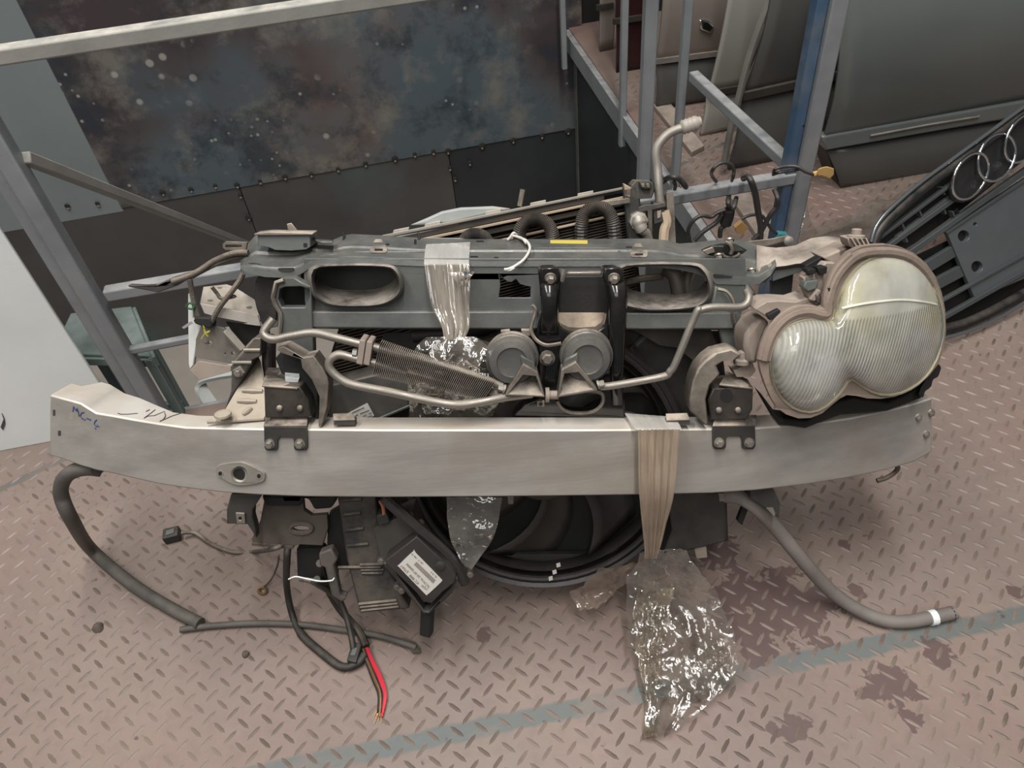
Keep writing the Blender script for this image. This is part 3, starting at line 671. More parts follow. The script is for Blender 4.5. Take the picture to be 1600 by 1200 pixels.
mk('return_spring', MB().tube([A(1112 + 1.2*k, 384 + 1.6*(k % 2), .143) for k in range(16)], .0011, 5), boltm, hl)
# ---- front panel with the two oval openings
oval = lambda x0, y0, x1, y1: crc([(x0, y0 + 4), ((x0+x1)/2, y0 - 1), (x1 - 8, y0 + 2), (x1, (y0+y1)/2 - 8), (x1 - 5, y1 - 16), (x1 - 25, y1 - 4), ((x0+x1)/2, y1), (x0 + 22, y1 - 3), (x0 + 4, y1 - 16), (x0 - 1, (y0+y1)/2 - 6)], 4)
OL, OR = oval(489, 415, 625, 478), oval(966, 415, 1108, 483)
OL = crc([(490, 421), (530, 415), (600, 416), (618, 424), (625, 440), (624, 455), (612, 468), (590, 476), (555, 478), (520, 476), (500, 467), (489, 452)], 3)
OR = crc([(968, 420), (1010, 413), (1080, 414), (1098, 422), (1107, 438), (1109, 458), (1098, 474), (1075, 481), (1030, 484), (1000, 482), (975, 474), (966, 452)], 3)
hole3 = [(780, 430), (782, 446), (779, 465), (829, 465), (829, 448), (812, 444), (806, 436), (800, 441), (792, 440)]
def vfp(p): return .118 + (.02 if p[1] > 478 and p[1] < 486 else 0) * 0 - (.012 * max(0, (p[1] - 480) / 35))
fp = P('grille_panel', MB().plate([(474, 404), (1165, 404), (1166, 470), (1150, 512), (900, 517), (700, 513), (484, 512), (476, 470)], [OL, OR, hole3], lambda p: A(p[0], p[1], .125), th=.004), greyc, .001, label='grey green front panel with two oval openings')
mk('lower_step', MB().loops([[A(x, y, v) for x, y, v in ((484, 484, .124), (484, 487, .112), (484, 512, .110), (484, 514, .13))], [A(x, y, v) for x, y, v in ((840, 484, .124), (840, 487, .112), (840, 514, .110), (840, 516, .13))]]), greyc, fp, bevel=.002)
mk('lower_step', MB().loops([[A(x, y, v) for x, y, v in ((972, 486, .124), (972, 489, .112), (972, 514, .110), (972, 516, .13))], [A(x, y, v) for x, y, v in ((1150, 486, .124), (1152, 489, .112), (1146, 514, .110), (1146, 516, .13))]]), greyc, fp, bevel=.002)
for O, nm in ((OL, 0), (OR, 1)):
    cx = sum(p[0] for p in O) / len(O); cy = sum(p[1] for p in O) / len(O)
    sc = lambda k: [(cx + (x - cx)*k, cy + (y - cy)*k) for x, y in O]
    rims = [[A(x, y, .124) for x, y in sc(1.10)], [A(x, y, .108) for x, y in sc(1.07)], [A(x, y, .104) for x, y in sc(1.0)], [A(x, y, .112) for x, y in sc(.96)], [A(x, y, .14) for x, y in [(u, v - 8) for u, v in sc(.94)]], [A(x, y, .19) for x, y in [(u, v - 22 * (1 if v > cy else .1)) for u, v in sc(.90)]]]
    rim = mk('oval_rim', MB().loops(rims, False, False), M('dusty_grey_coating', '55524d', .38, metal=.1, dust=1., dustc='a89d92'), fp, smooth=50, label='rounded dusty rim of the oval opening')
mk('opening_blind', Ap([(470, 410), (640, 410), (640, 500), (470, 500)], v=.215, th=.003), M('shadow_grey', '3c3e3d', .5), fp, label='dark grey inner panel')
# hoses seen through the right opening
P('inner_duct', MB().tube(cA([(1040, 420, .2), (1054, 430, .19), (1060, 455, .19), (1062, 475, .2)]), [.012]*19, 10), dustym, label='dust covered inner duct')
P('inner_duct', MB().tube(cA([(1082, 415, .22), (1072, 440, .22), (1076, 475, .22)]), .010, 10), aluD)
P('inner_pipe', MB().tube(cA([(965, 445, .2), (1000, 436, .2), (1035, 432, .21)]), .006, 8), dustym)
# ---- side struts
P('side_strut', Ap(Z2([(305, 400), (340, 383), (405, 383), (440, 405), (485, 425), (490, 520), (495, 640), (500, 790), (425, 800), (370, 740), (330, 680), (322, 570), (290, 500)]), [Z2([(322, 440), (350, 428), (430, 425), (480, 440), (480, 480), (455, 535), (335, 535), (315, 490)])], v=.105, th=.02), greyc, .003, label='grey left side strut with an eight sided opening')
P('strut_edge', MB().tube([A(x, y, .102) for x, y in Z2([(345, 392), (305, 405), (288, 480), (300, 520), (325, 560), (330, 600), (322, 680)])], .0035, 6), dustym)
P('strut_backing', Ap(Z2([(300, 420), (500, 420), (500, 560), (300, 560)]), v=.19, th=.003), blackn)
P('cooling_duct', Ap(Z2(crc([(208, 375), (315, 378), (300, 420), (290, 500), (310, 570), (290, 620), (240, 640), (215, 580), (192, 500), (195, 430)], 2)), v=.15, th=.04), M('dark_rubber', '1d1a18', .5, dust=.6, dustc='5d5148'), .01)
P('cooling_duct', Ap(Z2([(222, 690), (285, 690), (282, 800), (285, 920), (240, 925), (225, 850)]), v=.13, th=.03), M('dark_rubber', '1d1a18'), .008)
P('side_strut', Ap(Z3([(1190, 500), (1235, 520), (1270, 560), (1285, 600), (1320, 650), (1325, 750), (1330, 850), (1290, 840), (1230, 790), (1210, 700), (1160, 665), (1170, 600)]), v=.12, th=.015), greyp, .003, label='grey right side strut')
P('strut_edge', MB().tube(cA(Z3([(1205, 515, .112), (1250, 530, .108), (1278, 580, .105), (1280, 650, .106), (1300, 700, .108), (1322, 745, .11)])), .0028, 6), dustym)
P('deflector', Ap(Z3([(780, 700), (1170, 700), (1210, 790), (1150, 800), (1100, 860), (1010, 790), (930, 780), (830, 720)]), v=.17, th=.004), M('dark_taupe_plastic', '413c37', .6, dust=.3), .001)
# ---- crash brackets carrying the beam
def cbox(name, front, v0, v1, top, mat, tmat, label=None):
    o = P(name, Ap(front, v=v0, th=v1 - v0), mat, .002, label=label)
    t = [A(x, y, v) for x, y, v in top]; mk('bracket_cover', MB().loops([t, [q + dA*.003 for q in t]]), tmat, o, bevel=.0008)
    return o
lb = cbox('crash_bracket', [(412, 603), (468, 604), (482, 625), (488, 652), (414, 653)], .03, .09, [(409, 602, .028), (465, 606, .028), (471, 588, .09), (417, 579, .09)], M('black_enamel', '262320', .35, dust=.5, dustc='7c6f62'), dustym, 'black left crash bracket')
mk('pad', MB().loops([[A(x, y, .05) - dA*.006 for x, y in ((446, 588), (468, 590), (465, 598), (446, 596))], [A(x, y, .05) for x, y in ((446, 588), (468, 590), (465, 598), (446, 596))]]), white, lb)
mk('pad', MB().loops([[A(x, y, .06) - dA*.006 for x, y in ((420, 580), (437, 581), (433, 588), (415, 587))], [A(x, y, .06) for x, y in ((420, 580), (437, 581), (433, 588), (415, 587))]]), dustym, lb)
for q in ((437, 638), (469, 638)): mk('rivet', MB().lathe(A(*q, .029), -nA, [(.005, 0), (.004, .003), (.001, .004)], 10), dustym, lb)
P('crash_arm', Ap(Z2([(305, 750), (345, 738), (450, 798), (500, 788), (545, 850), (572, 895), (578, 930), (570, 1050), (545, 1140), (525, 1160), (528, 1080), (530, 1000), (490, 910), (440, 850), (432, 805), (330, 772)]), v=.02, th=.035), dustym, .003, label='dusty curved left arm')
P('arm_web', Ap(Z2([(345, 745), (430, 780), (470, 850), (520, 960), (525, 1120), (480, 1100), (400, 900), (330, 880), (300, 800)]), v=.058, th=.02), blackn, .002)
rb_ = cbox('crash_bracket', [(1114, 608), (1177, 604), (1176, 640), (1168, 655), (1110, 656), (1106, 625)], .03, .09, [(1124, 600, .028), (1177, 606, .028), (1168, 592, .09), (1136, 579, .09)], M('black_enamel', '262320'), dustym, 'black right crash bracket')
mk('hole', Ap(circ(1135, 618, 10, 11, 16), v=.0294, th=.001), blackn, rb_)
for q in ((1123, 641), (1153, 641)): mk('rivet', MB().lathe(A(*q, .029), -nA, [(.005, 0), (.004, .003), (.001, .004)], 10), dustym, rb_)
P('crash_arm', Ap(Z4([(118, 960), (135, 870), (160, 810), (200, 765), (240, 735), (330, 713), (378, 740), (350, 765), (290, 772), (250, 795), (270, 838), (220, 890), (200, 960), (212, 1085), (195, 1092), (122, 1020)]), v=.02, th=.04), dustym, .003, label='dusty curved right arm')
mt_ = P('adjuster_mount', Ap(Z4([(335, 820), (380, 800), (385, 770), (430, 780), (445, 820), (420, 850), (350, 850)]), v=.05, th=.03), taupe, .002)
mk('adjuster_screw', MB().lathe(A(1159, 562, .05), -dA, [(.012, -.006), (.012, 0), (.007, .002), (.007, .012), (.004, .014)], 14), taupe, mt_)
# light corner plate on the left of the beam
cpl = P('corner_plate', MB().plate(ZL6([(645, 655), (665, 700), (700, 930), (705, 1140), (690, 1165), (225, 1196), (225, 1182), (290, 1148), (370, 1098), (450, 960), (560, 780), (610, 680)]), (), lambda p: A(p[0], p[1], .055 + (660 - p[1]) * .0009), back=dA*.004), M('dusty_pale_metal', '8e8375', .5, metal=.2, dust=.6, dustc='b8ab99'), .001, label='pale dusty corner plate with pressed ribs')
for a, b in (((515, 940), (680, 945)), ((475, 1025), (630, 1028)), ((590, 1080), (520, 1135))):
    f = lambda q: (lambda z: A(z[0], z[1], .053 + (660 - z[1]) * .0009))(ZL6([q])[0])
    mk('rib', MB().tube([f(a), f(((a[0]+b[0])/2, (a[1]+b[1])/2)), f(b)], [.003, .0045, .003], 8), M('dusty_pale_metal', '8e8375'), cpl)
mk('rubber_grommet', MB().lathe((lambda z: A(z[0], z[1], .05))(ZL6([(357, 1140)])[0]), -dA - nA*.2, [(.013, 0), (.012, .003), (.008, .004)], 16), M('dusty_pale_metal', '8e8375'), cpl)
sbk = P('side_bracket', Ap(ZL6([(520, 620), (605, 513), (665, 513), (668, 660), (600, 690), (540, 800), (370, 1100), (420, 950), (425, 740)]), v=.10, th=.05), M('bracket_slate', '35322f', .5, dust=.5), .002, label='dark stepped side bracket')
for a, b in (((430, 712), (590, 712)), ((525, 610), (660, 610))):
    z = ZL6([a, b]); mk('bracket_edge', MB().bar(A(*z[0], .098), A(*z[1], .098), .004, .003), aluD, sbk)
mk('corner_tab', Ap(ZL6([(435, 775), (495, 738), (535, 795), (525, 800), (490, 760), (440, 782)]), v=.094, th=.004), aluD, sbk)
mk('bolt', MB().hexbolt(A(*ZL6([(485, 793)])[0], .098), nA, .0055, .008), boltm, sbk)
# wing bracket cluster at far left
wb = P('wing_bracket', MB().plate(ZL6([(170, 228), (198, 95), (385, 74), (450, 95), (640, 215), (665, 330), (660, 380)]), [ZL6(circ(330, 103, 20, 8, 10)), ZL6(circ(253, 206, 25, 9, 10)), ZL6(circ(573, 262, 25, 12, 10))], lambda p: A(p[0], p[1], .22 - (p[1] - 445) * .0007), back=dA*.004), aluD, .001, label='perforated aluminium wing bracket')
mk('bracket_lip', Ap(ZL6([(168, 228), (640, 325), (668, 410), (300, 340), (200, 310)]), v=.17, th=.004), M('lip_pale', 'a39b92', .5, dust=.5), wb, bevel=.001)
P('wing_gusset', Ap(ZL6([(200, 390), (360, 430), (385, 450), (515, 612), (425, 720), (130, 670), (135, 520)]), [ZL6(circ(440, 637, 15, 18, 10)), ZL6(circ(378, 640, 9, 9, 8)), ZL6(circ(250, 550, 18, 18, 8))], v=.17, th=.006), M('dull_steel', '6c6760', .5, metal=.3, dust=.5), .001, label='drilled steel gusset')
P('gusset_flange', MB().bar(A(*ZL6([(378, 448)])[0], .16), A(*ZL6([(518, 608)])[0], .16), .012, .008), aluD, .001)
P('white_strip', Ap(ZL6([(68, 150), (90, 146), (104, 180), (112, 350), (190, 400), (150, 510), (135, 600), (118, 735), (84, 772), (74, 720)]), v=.18, th=.01), whitep, .002, label='white plastic edge strip')
P('wing_liner', Ap(ZL6([(84, 776), (155, 702), (420, 745), (425, 785), (160, 858)]), v=.165, th=.006), M('warm_grey_trim', '8a7d74', .6, dust=.4), .001)
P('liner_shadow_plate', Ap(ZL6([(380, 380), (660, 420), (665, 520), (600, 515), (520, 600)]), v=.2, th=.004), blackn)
# harness on the left
hm = M('dusty_loom', '4a433c', .8, dust=.7, bump=.8, bscale=300)
yw = M('yellow_wire', 'a39a3c', .5); 
P('loom', MB().tube(cA(ZL6([(520, -10, .16), (490, 50, .16), (400, 170, .16), (330, 260, .16), (265, 380, .16)])), .0042, 8), hm)
P('loom', MB().tube(cA(ZL6([(85, 30, .16), (105, 140, .165), (125, 240, .165), (160, 345, .165)])), .0045, 8), hm)
P('loom', MB().tube(cA(ZL6([(265, 95, .16), (310, 150, .165), (345, 190, .165), (440, 175, .165), (455, 165, .165)])), .003, 6), hm)
P('loom_plug', Ap(ZL6([(110, 375), (130, 340), (260, 345), (275, 420), (240, 440), (130, 400)]), v=.155, th=.02), blackn, .003)
P('loom_tag', Ap(ZL6([(20, 425), (95, 375), (110, 395), (35, 440)]), v=.155, th=.002), M('grey_tag', '8d8a90', .5), .0005)
P('yellow_wires', MB().tube(cA(ZL6([(195, 410, .15), (220, 470, .15), (250, 455, .15), (215, 470, .15), (180, 520, .15)])), .0009, 5).tube(cA(ZL6([(205, 420, .15), (205, 460, .15), (235, 500, .15)])), .0009, 5), yw, label='thin yellow wires')
P('green_tie', MB().tube(cA(ZL6([(55, 255, .16), (80, 230, .157), (120, 240, .158), (110, 275, .158), (70, 270, .158)])), .0018, 5), M('green_tie', '2f5a3a', .5), label='green cable tie')
# ---- latch support bracket in the middle
cbk = P('latch_support', Ap(Z3([(362, 432), (375, 418), (445, 416), (460, 430), (468, 480), (464, 560), (455, 660), (470, 695), (510, 714), (560, 718), (640, 712), (672, 690), (682, 650), (690, 560), (678, 470), (662, 430), (675, 418), (735, 416), (760, 440), (778, 500), (784, 560), (776, 700), (762, 900), (756, 1010), (770, 1050), (772, 1120), (240, 1122), (262, 1085), (300, 1055), (372, 1030), (382, 960), (392, 880), (362, 800), (356, 700), (375, 620), (372, 520)]),
      [Z3(crc([(452, 1030), (470, 1000), (560, 992), (650, 1000), (668, 1030), (655, 1065), (620, 1090), (560, 1098), (500, 1090), (465, 1065)], 3))], v=.055, th=.03), blackg, .007, seg=3, label='glossy black central latch support')
for x in (860, 959): 
    mk('mounting_ear', Ap([(x - 16, 419), (x + 12, 418), (x + 17, 432), (x + 10, 446), (x - 10, 447), (x - 17, 434)], v=.048, th=.01), blackg, cbk, bevel=.003)
    mk('bolt', MB().hexbolt(A(x, 433.5, .048), nA - dA*.5, .0062, .009), boltm, cbk)
def leg_shell(sts):
    L_ = []
    for y, x0, x1, dv in sts:
        L_.append([A(*Z3([(x0 + (x1 - x0)*t, y)])[0], .056 - dv*b) for t, b in ((0, 0), (.06, .7), (.2, 1), (.5, 1.08), (.8, 1), (.94, .7), (1, 0))])
    mk('leg_shell', MB().loops(L_, closed=False), blackg, cbk, smooth=70)
leg_shell([(480, 380, 458, .003), (500, 372, 462, .014), (560, 373, 462, .018), (620, 374, 459, .018), (680, 366, 456, .014), (730, 362, 462, .003)])
leg_shell([(480, 684, 775, .003), (500, 690, 778, .014), (560, 692, 782, .018), (700, 690, 776, .018), (850, 700, 766, .016), (980, 702, 758, .014), (1060, 705, 764, .003)])
mk('hole_flange', MB().tube([A(x, y, .053) for x, y in Z3(crc([(452, 1030), (470, 1000), (560, 992), (650, 1000), (668, 1030), (655, 1065), (620, 1090), (560, 1098), (500, 1090), (465, 1065)], 3))] , .003, 6), dustym, cbk)
mk('web_plate', Ap(Z3([(360, 740), (470, 715), (700, 715), (745, 760), (735, 1010), (380, 1010)]), v=.082, th=.004), M('brown_dusty_black', '3b332e', .6, dust=.5), cbk)
mk('bolt', MB().hexbolt(A(855, 559, .055), nA, .0085, .01), dustym, cbk)
mk('cross_bar', MB().bar(A(882, 427, .075), A(940, 427, .075), .006, .006), alut, cbk, bevel=.0015)
mk('bar_end', MB().tube([A(881, 421, .072), A(877, 440, .07)], [.006, .004], 8), alut, cbk)
P('latch_tray', Ap([(874, 432), (947, 432), (947, 490), (874, 490)], v=.108, th=.004), M('tray_dark', '24211e', .5), .001)
P('latch_tray', MB().loops([[A(x, y, v) for y, v in ((487, .107), (496, .098), (506, .09), (520, .085), (522, .1))] for x in (872, 949)]), M('dusty_brown', '7a6a5b', .6, dust=1., dustc='ab9a86'), .002, label='dusty brown tray ledge')
mk('wire_lead', MB().tube(cA(Z3([(335, 590, .05), (350, 620, .05), (330, 700, .05), (350, 750, .048), (400, 778, .045), (470, 770, .045)])), .0028, 6), dustym, cbk)
# ---- horns
for i, (cx, cy, r, op, inn, bolt) in enumerate((
    (240, 845, 120, [(293, 866), (360, 905), (394, 1022), (208, 1014), (212, 1000)], [(292, 918), (352, 924), (386, 1013), (222, 1006)], (208, 985)),
    (590, 832, 120, [(472, 895), (540, 858), (640, 985), (640, 993), (453, 1024)], [(486, 912), (552, 905), (622, 984), (464, 1012)], (640, 965)))):
    q = Z3([(cx, cy)])[0]; c = A(*q, .038); R = (A(q[0] + r/3, q[1], .038) - c).length
    h = P('horn', MB().lathe(c, -nA, [(R, -.022), (R*1.0, -.004), (R*1.03, -.002), (R*1.03, .001), (R*.97, .003), (R*.95, .008), (R*.86, .014), (R*.6, .016), (R*.57, .0135), (R*.3, .012), (.0001, .012)], 40), M('horn_grey', '565552', .3, metal=.2, dust=.35, dustc='8b8072', mottle=.08), smooth=35, label=('left' if i == 0 else 'right') + ' round disc horn')
    fl_ = mk('horn_mouth', MB().plate(Z3(op), [Z3(inn)], lambda p: A(p[0], p[1], .012), back=nA*.03), dustym, h, bevel=.0008, label='flared horn mouth')
    mk('throat', Ap(Z3(inn), v=.039, th=.002), blackd, h)
    mk('throat_ramp', MB().loops([[A(*z, v) for z, v in zip(Z3([inn[0], inn[1], inn[2], inn[3]]), (.038, .038, .013, .013))], [A(*z, v + .002) for z, v in zip(Z3([inn[0], inn[1], inn[2], inn[3]]), (.038, .038, .013, .013))]]), dustym, h)
    mk('throat_duct', Ap(Z3([(cx + (40 if i == 0 else -40), cy - 20), (cx + (105 if i == 0 else -105), cy + 15), (cx + (118 if i == 0 else -118), cy + 85), (inn[1][0] if i == 0 else inn[0][0], inn[1][1]), (inn[0][0] if i == 0 else inn[1][0], inn[0][1])]), v=.02, th=.018), M('horn_grey', '565552'), h, bevel=.004)
    b = Z3([bolt])[0]; mk('bolt', MB().hexbolt(A(*b, .02), xA * (1 if i == 0 else -1) + dA*.3, .005, .01), aluD, h)
    mk('back_band', MB().lathe(c, nA, [(R*1.02, .004), (R*1.06, .008), (R*1.06, .013), (R*1.0, .016)], 36, False), dustym, h)
hb = P('horn_bridge', MB().tube([A(852, 617, .03), A(872, 617, .03)], .0065, 10), taupe); mk('collar', MB().tube([A(852, 617, .03), A(858, 617, .03)], .011, 10), taupe, hb)
P('stud_plate', Ap([(839, 627), (851, 627), (851, 636), (839, 636)], v=.045, th=.006, holes=[circ(845, 632, 3, 3, 8)]), dustym, .0006)
P('upper_clip', Ap(Z3([(186, 712), (230, 708), (238, 738), (196, 742)]), v=.05, th=.01), dustym, .001)
P('upper_clip', Ap(Z3([(282, 706), (325, 706), (328, 735), (290, 738)]), v=.05, th=.01), dustym, .001)
# ---- finned power steering cooler and its pipes
cool = P('cooler_pipe', MB().tube(cA([(427, 498, .03), (412, 520, .022), (426, 530, .018), (454, 525, .018), (490, 520, .018), (526, 528, .018), (562, 537, .018), (595, 545, .02), (700, 575, .024), (785, 603, .03)]), .0062, 10), alut, smooth=60, label='aluminium cooler pipe')
mk('return_pipe', MB().tube(cA([(780, 622, .03), (640, 585, .024), (587, 568, .02), (552, 559, .018), (529, 554, .018), (515, 564, .017), (517, 578, .016), (535, 594, .015), (556, 602, .014), (607, 612, .012), (661, 624, .01), (709, 632, .008), (746, 629, .01), (788, 621, .02), (830, 616, .045)]), .0062, 10), alut, cool)
fm = MB()
N = 62
for k in range(N):
    t = k / (N - 1); a = A(596 + 177*t, 534 + 61*t, .022); b = A(584 + 170*t, 584 + 38*t, .022)
    m = (a + b) / 2; fm.box(m, (b - a) / 2, nA * .011, xA * .0005)
mk('fin_stack', fm, dustym, cool, smooth=0, kind='stuff', label='stack of thin cooling fins')
fm = MB(); fm.bar(A(636, 580, .02), A(790, 622, .028), .014, .012); mk('fin_tube', fm, blackd, cool, bevel=.002)
for x0 in (0, 11): mk('pipe_clamp', Ap([(562 + x0, 530 + x0*.2), (571.5 + x0, 532 + x0*.2), (566 + x0, 572 + x0*.1), (556 + x0, 569 + x0*.1)], v=.004, th=.032), taupe, cool, bevel=.002)
mk('clamp_bolt', MB().tube([A(551, 551, .016), A(558, 552, .016)], .006, 6), aluD, cool)
P('transfer_pipe', MB().tube(cA([(938, 604, .03), (960, 602, .03), (1035, 588.5, .028), (1047, 580, .026), (1056, 566, .025), (1087, 491, .025), (1096, 484, .025), (1115, 480, .025), (1155, 480, .027), (1167, 474, .03), (1170, 464, .035), (1167, 455, .045)], 5), .0056, 10), alut, smooth=60, label='bent aluminium transfer pipe')
# ---- fan and shroud
FC = (850, 724); FR = 226
cF = A(*FC, .17); RF_ = (A(FC[0] + FR, FC[1], .17) - cF).length * 1.0
th_ = [2*math.pi*k/72 for k in range(72)]
def fpol(r, a, v=0): return cF + (xA*math.cos(a) + dA*math.sin(a)) * r + nA * v
shr = P('fan_shroud', MB().loops([[fpol(RF_*.99, a, 0) for a in th_], [fpol(RF_*.975, a, -.006) for a in th_], [fpol(RF_*.95, a, -.002) for a in th_], [fpol(RF_*.945, a, .05) for a in th_], [fpol(RF_*.99, a, .05) for a in th_]] , False, False), fanblk, smooth=50, label='black round fan shroud')
mk('outer_ring', MB().loops([[fpol(RF_*.93 + .006*math.cos(b), a, .004 + .006*math.sin(b)) for a in th_] for b in [2*math.pi*k/8 for k in range(9)]], False, False), fanblk, shr)
mk('inner_ring', MB().loops([[fpol(RF_*.86, a, .012), ] [0] for a in th_] and [[fpol(RF_*.875, a, .012) for a in th_], [fpol(RF_*.87, a, .008) for a in th_], [fpol(RF_*.85, a, .03) for a in th_]], False, False), fanblk, shr, solid=.003)
mk('hub', MB().lathe(cF, -nA, [(.07, -.03), (.07, .0), (.062, .006), (.02, .008), (.0001, .008)], 32), fanblk, shr)
for k in range(7):
    a0 = 2*math.pi*k/7 + .35; L_ = []
    for j in range(9):
        t = j / 8; r = .06 + (RF_*.84 - .06) * t; sweep = a0 + .55 * t**1.3; w_ = .66 - .10*t
        L_.append([fpol(r, sweep + w_*s, .03 - .028*s + .01*math.sin(math.pi*(s + .5))) for s in (-.5, -.25, 0, .25, .5)])
    mk('fan_blade', MB().loops(L_, closed=False), M('blade_grey', '332f2c', .45), shr, solid=.003)
mk('fan_shade_disc', MB().loops([[fpol(RF_*.97, a, .052) for a in th_], [fpol(RF_*.97, a, .062) for a in th_]]), blackn, shr)  # black disc added behind the blades to stand for shade in the gaps
for k, (x, y) in enumerate(((872, 883), (866, 894), (860, 904))):
    mk('tape_mark', Ap([(x - 3, y - 2), (x + 3, y - 4), (x + 4, y + 2), (x - 2, y + 4)], v=.155, th=.001), stickm, shr)
P('shroud_panel', MB().plate([(600, 776), (560, 640), (600, 520), (960, 516), (1120, 520), (1140, 640), (1136, 790), (1138, 845), (1050, 866), (700, 866), (640, 820)], [[(FC[0] + 222*math.cos(a), FC[1] + 218*math.sin(a)) for a in th_][::-1][:0] or [(FC[0] + 214*math.cos(a) , FC[1] + 1 + 158*math.sin(a)) for a in th_]], lambda p: A(p[0], p[1], .205), th=.004), black, .001, label='flat black panel around the fan')
P('core_panel', Ap([(700, 514), (1125, 518), (1140, 640), (1136, 770), (700, 770)], v=.235, th=.006), M('core_slate', '2f3234', .6), .001)
P('shroud_wing', Ap([(1042, 772), (1132, 770), (1137, 800), (1136, 846), (1082, 858), (1034, 872), (1050, 830)], v=.12, th=.03), black, .004)
for q in ((798, 782), (1128, 778)): P('lower_clip', Ap([(q[0] - 5, q[1] - 6), (q[0] + 5, q[1] - 6), (q[0] + 4, q[1] + 6), (q[0] - 4, q[1] + 6)], v=.06, th=.006), dustym, .001)
P('panel_hook', Ap([(1085, 858), (1104, 854), (1106, 872), (1088, 874)], v=.13, th=.01), taupe, .002)
P('shroud_strut', MB().bar(A(985, 540, .19), A(1048, 640, .19), .014, .01), black, .002)
P('shroud_strut', MB().bar(A(975, 560, .2), A(1030, 500, .2), .008, .006), greyp, .001)
# dark box with label seen above the beam on the left
dbx = P('air_box', Ap([(514, 602), (590, 584), (640, 588), (640, 636), (552, 672), (514, 672)], v=.12, th=.06), M('slate_plastic', '3c3b38', .5, dust=.35, dustc='8d8072'), .003, label='dark grey plastic box behind the beam')
zb_ = lambda pts: zz(11.43, 500, 620, pts)
stp = mk('box_label', Ap(zb_([(500, 295), (845, 112), (968, 340), (860, 400), (590, 400), (560, 345)]), v=.117, th=.0015), stickm, dbx, label='pale label with printed lines')
for a, b in (((560, 290), (790, 185)), ((620, 345), (680, 310)), ((715, 300), (880, 235)), ((765, 345), (830, 320)), ((640, 395), (700, 372)), ((870, 300), (920, 280)), ((850, 365), (930, 330))):
    z = zb_([a, b]); mk('print_line', MB().bar(A(*z[0], .1168), A(*z[1], .1168), .0006, .0018, nA), inkm, dbx)
P('box_edge', MB().bar(A(588, 656, .118), A(640, 634, .118), .003, .003), greyp)
P('corrugated_rail', MB().tube([A(645, 524, .2), A(780, 512, .2)], .012, 10), black)
# ---- lower left: mounting plate, ribbed box, control module
P('mounting_plate', Ap(Z8([(215, 110), (390, 108), (395, 170), (430, 195), (500, 190), (505, 250), (480, 330), (380, 325), (345, 332), (160, 330), (155, 300), (195, 215)]), [Z8(circ(382, 250, 50, 22, 18))], v=.115, th=.012), rustm, .003, label='dusty rusty mounting plate with a round hole')
P('plate_collar', MB().tube([A(*q, .112) for q in Z8(circ(382, 250, 50, 22, 18) + [(432, 250)])], .004, 6), rustm)
P('plate_socket', Ap(Z8([(200, 100), (540, 100), (540, 130), (520, 160), (440, 165), (415, 120), (390, 115), (380, 150), (215, 150)]), v=.09, th=.04), blackn, .004)
P('plate_edge', Ap(Z8([(155, 318), (345, 335), (345, 345), (157, 330)]), v=.112, th=.02), blackd)
rbx = P('ribbed_box', Ap(Z8([(545, 95), (720, 95), (735, 210), (765, 400), (840, 560), (880, 620), (650, 640), (615, 500), (590, 400)]), v=.10, th=.08), blackd, .004, label='ribbed black plastic box below the beam')
for a, b in (((562, 125), (660, 118)), ((570, 190), (655, 180)), ((580, 262), (668, 250)), ((592, 330), (690, 322)), ((550, 430), (750, 428)), ((650, 418), (760, 415)), ((655, 442), (760, 440)), ((660, 456), (755, 455)), ((645, 598), (820, 580)), ((650, 612), (825, 594)), ((655, 628), (830, 608))):
    z = Z8([a, b]); mk('rib', MB().bar(A(*z[0], .098), A(*z[1], .098), .005, .005), blackd, rbx, bevel=.001)
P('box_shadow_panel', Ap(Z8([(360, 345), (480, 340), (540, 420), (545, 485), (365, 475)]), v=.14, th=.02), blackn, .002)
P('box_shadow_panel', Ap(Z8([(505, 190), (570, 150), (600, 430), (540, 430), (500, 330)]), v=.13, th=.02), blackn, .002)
P('module_carrier', Ap(Z8([(712, 250), (890, 175), (925, 265), (765, 410), (745, 400)]), v=.075, th=.05), M('carrier_grey', '3f3b37', .6, dust=.3, dustc='6b6158'), .002)
P('carrier_plug', Ap(Z8([(725, 195), (770, 180), (790, 225), (735, 240)]), v=.065, th=.03), black, .002)
P('orange_wire', MB().tube(cA(Z8([(742, 125, .06), (755, 150, .062), (760, 185, .065)])), .0028, 6), M('orange_wire', 'a5644c', .5), label='orange wire')
P('support_bar', MB().tube(cA(Z8([(760, 110, .05), (850, 190, .05), (930, 260, .055), (1060, 380, .07), (1130, 500, .08)])), .009, 8), black)
mod = P('control_module', Ap(Z8([(910, 288), (1050, 418), (1090, 470), (1080, 500), (965, 592), (945, 580), (765, 405), (775, 392)]), v=.045, th=.035), M('module_black', '2f2b29', .5, dust=.25, dustc='5d544c'), .004, label='black electronic control module with a white label')
zm = lambda pts: zz(7.5, 570, 800, pts)
mk('module_rim', Ap(zm([(270, 590), (700, 1160), (740, 1170), (1000, 900), (1060, 760), (1100, 780), (1020, 960), (760, 1195), (680, 1190), (200, 600)]), v=.06, th=.02), black, mod, bevel=.002)
mk('module_boss', MB().lathe(A(*zm([(885, 625)])[0], .045), -nA, [(.008, 0), (.008, .003), (.006, .004)], 18), black, mod)
lab = mk('module_label', Ap(crc(zm([(570, 458), (596, 478), (880, 770), (903, 800), (885, 830), (750, 955), (725, 970), (700, 955), (410, 655), (392, 632), (415, 605)]), 2), v=.0438, th=.001), stickm, mod, label='white printed module label')
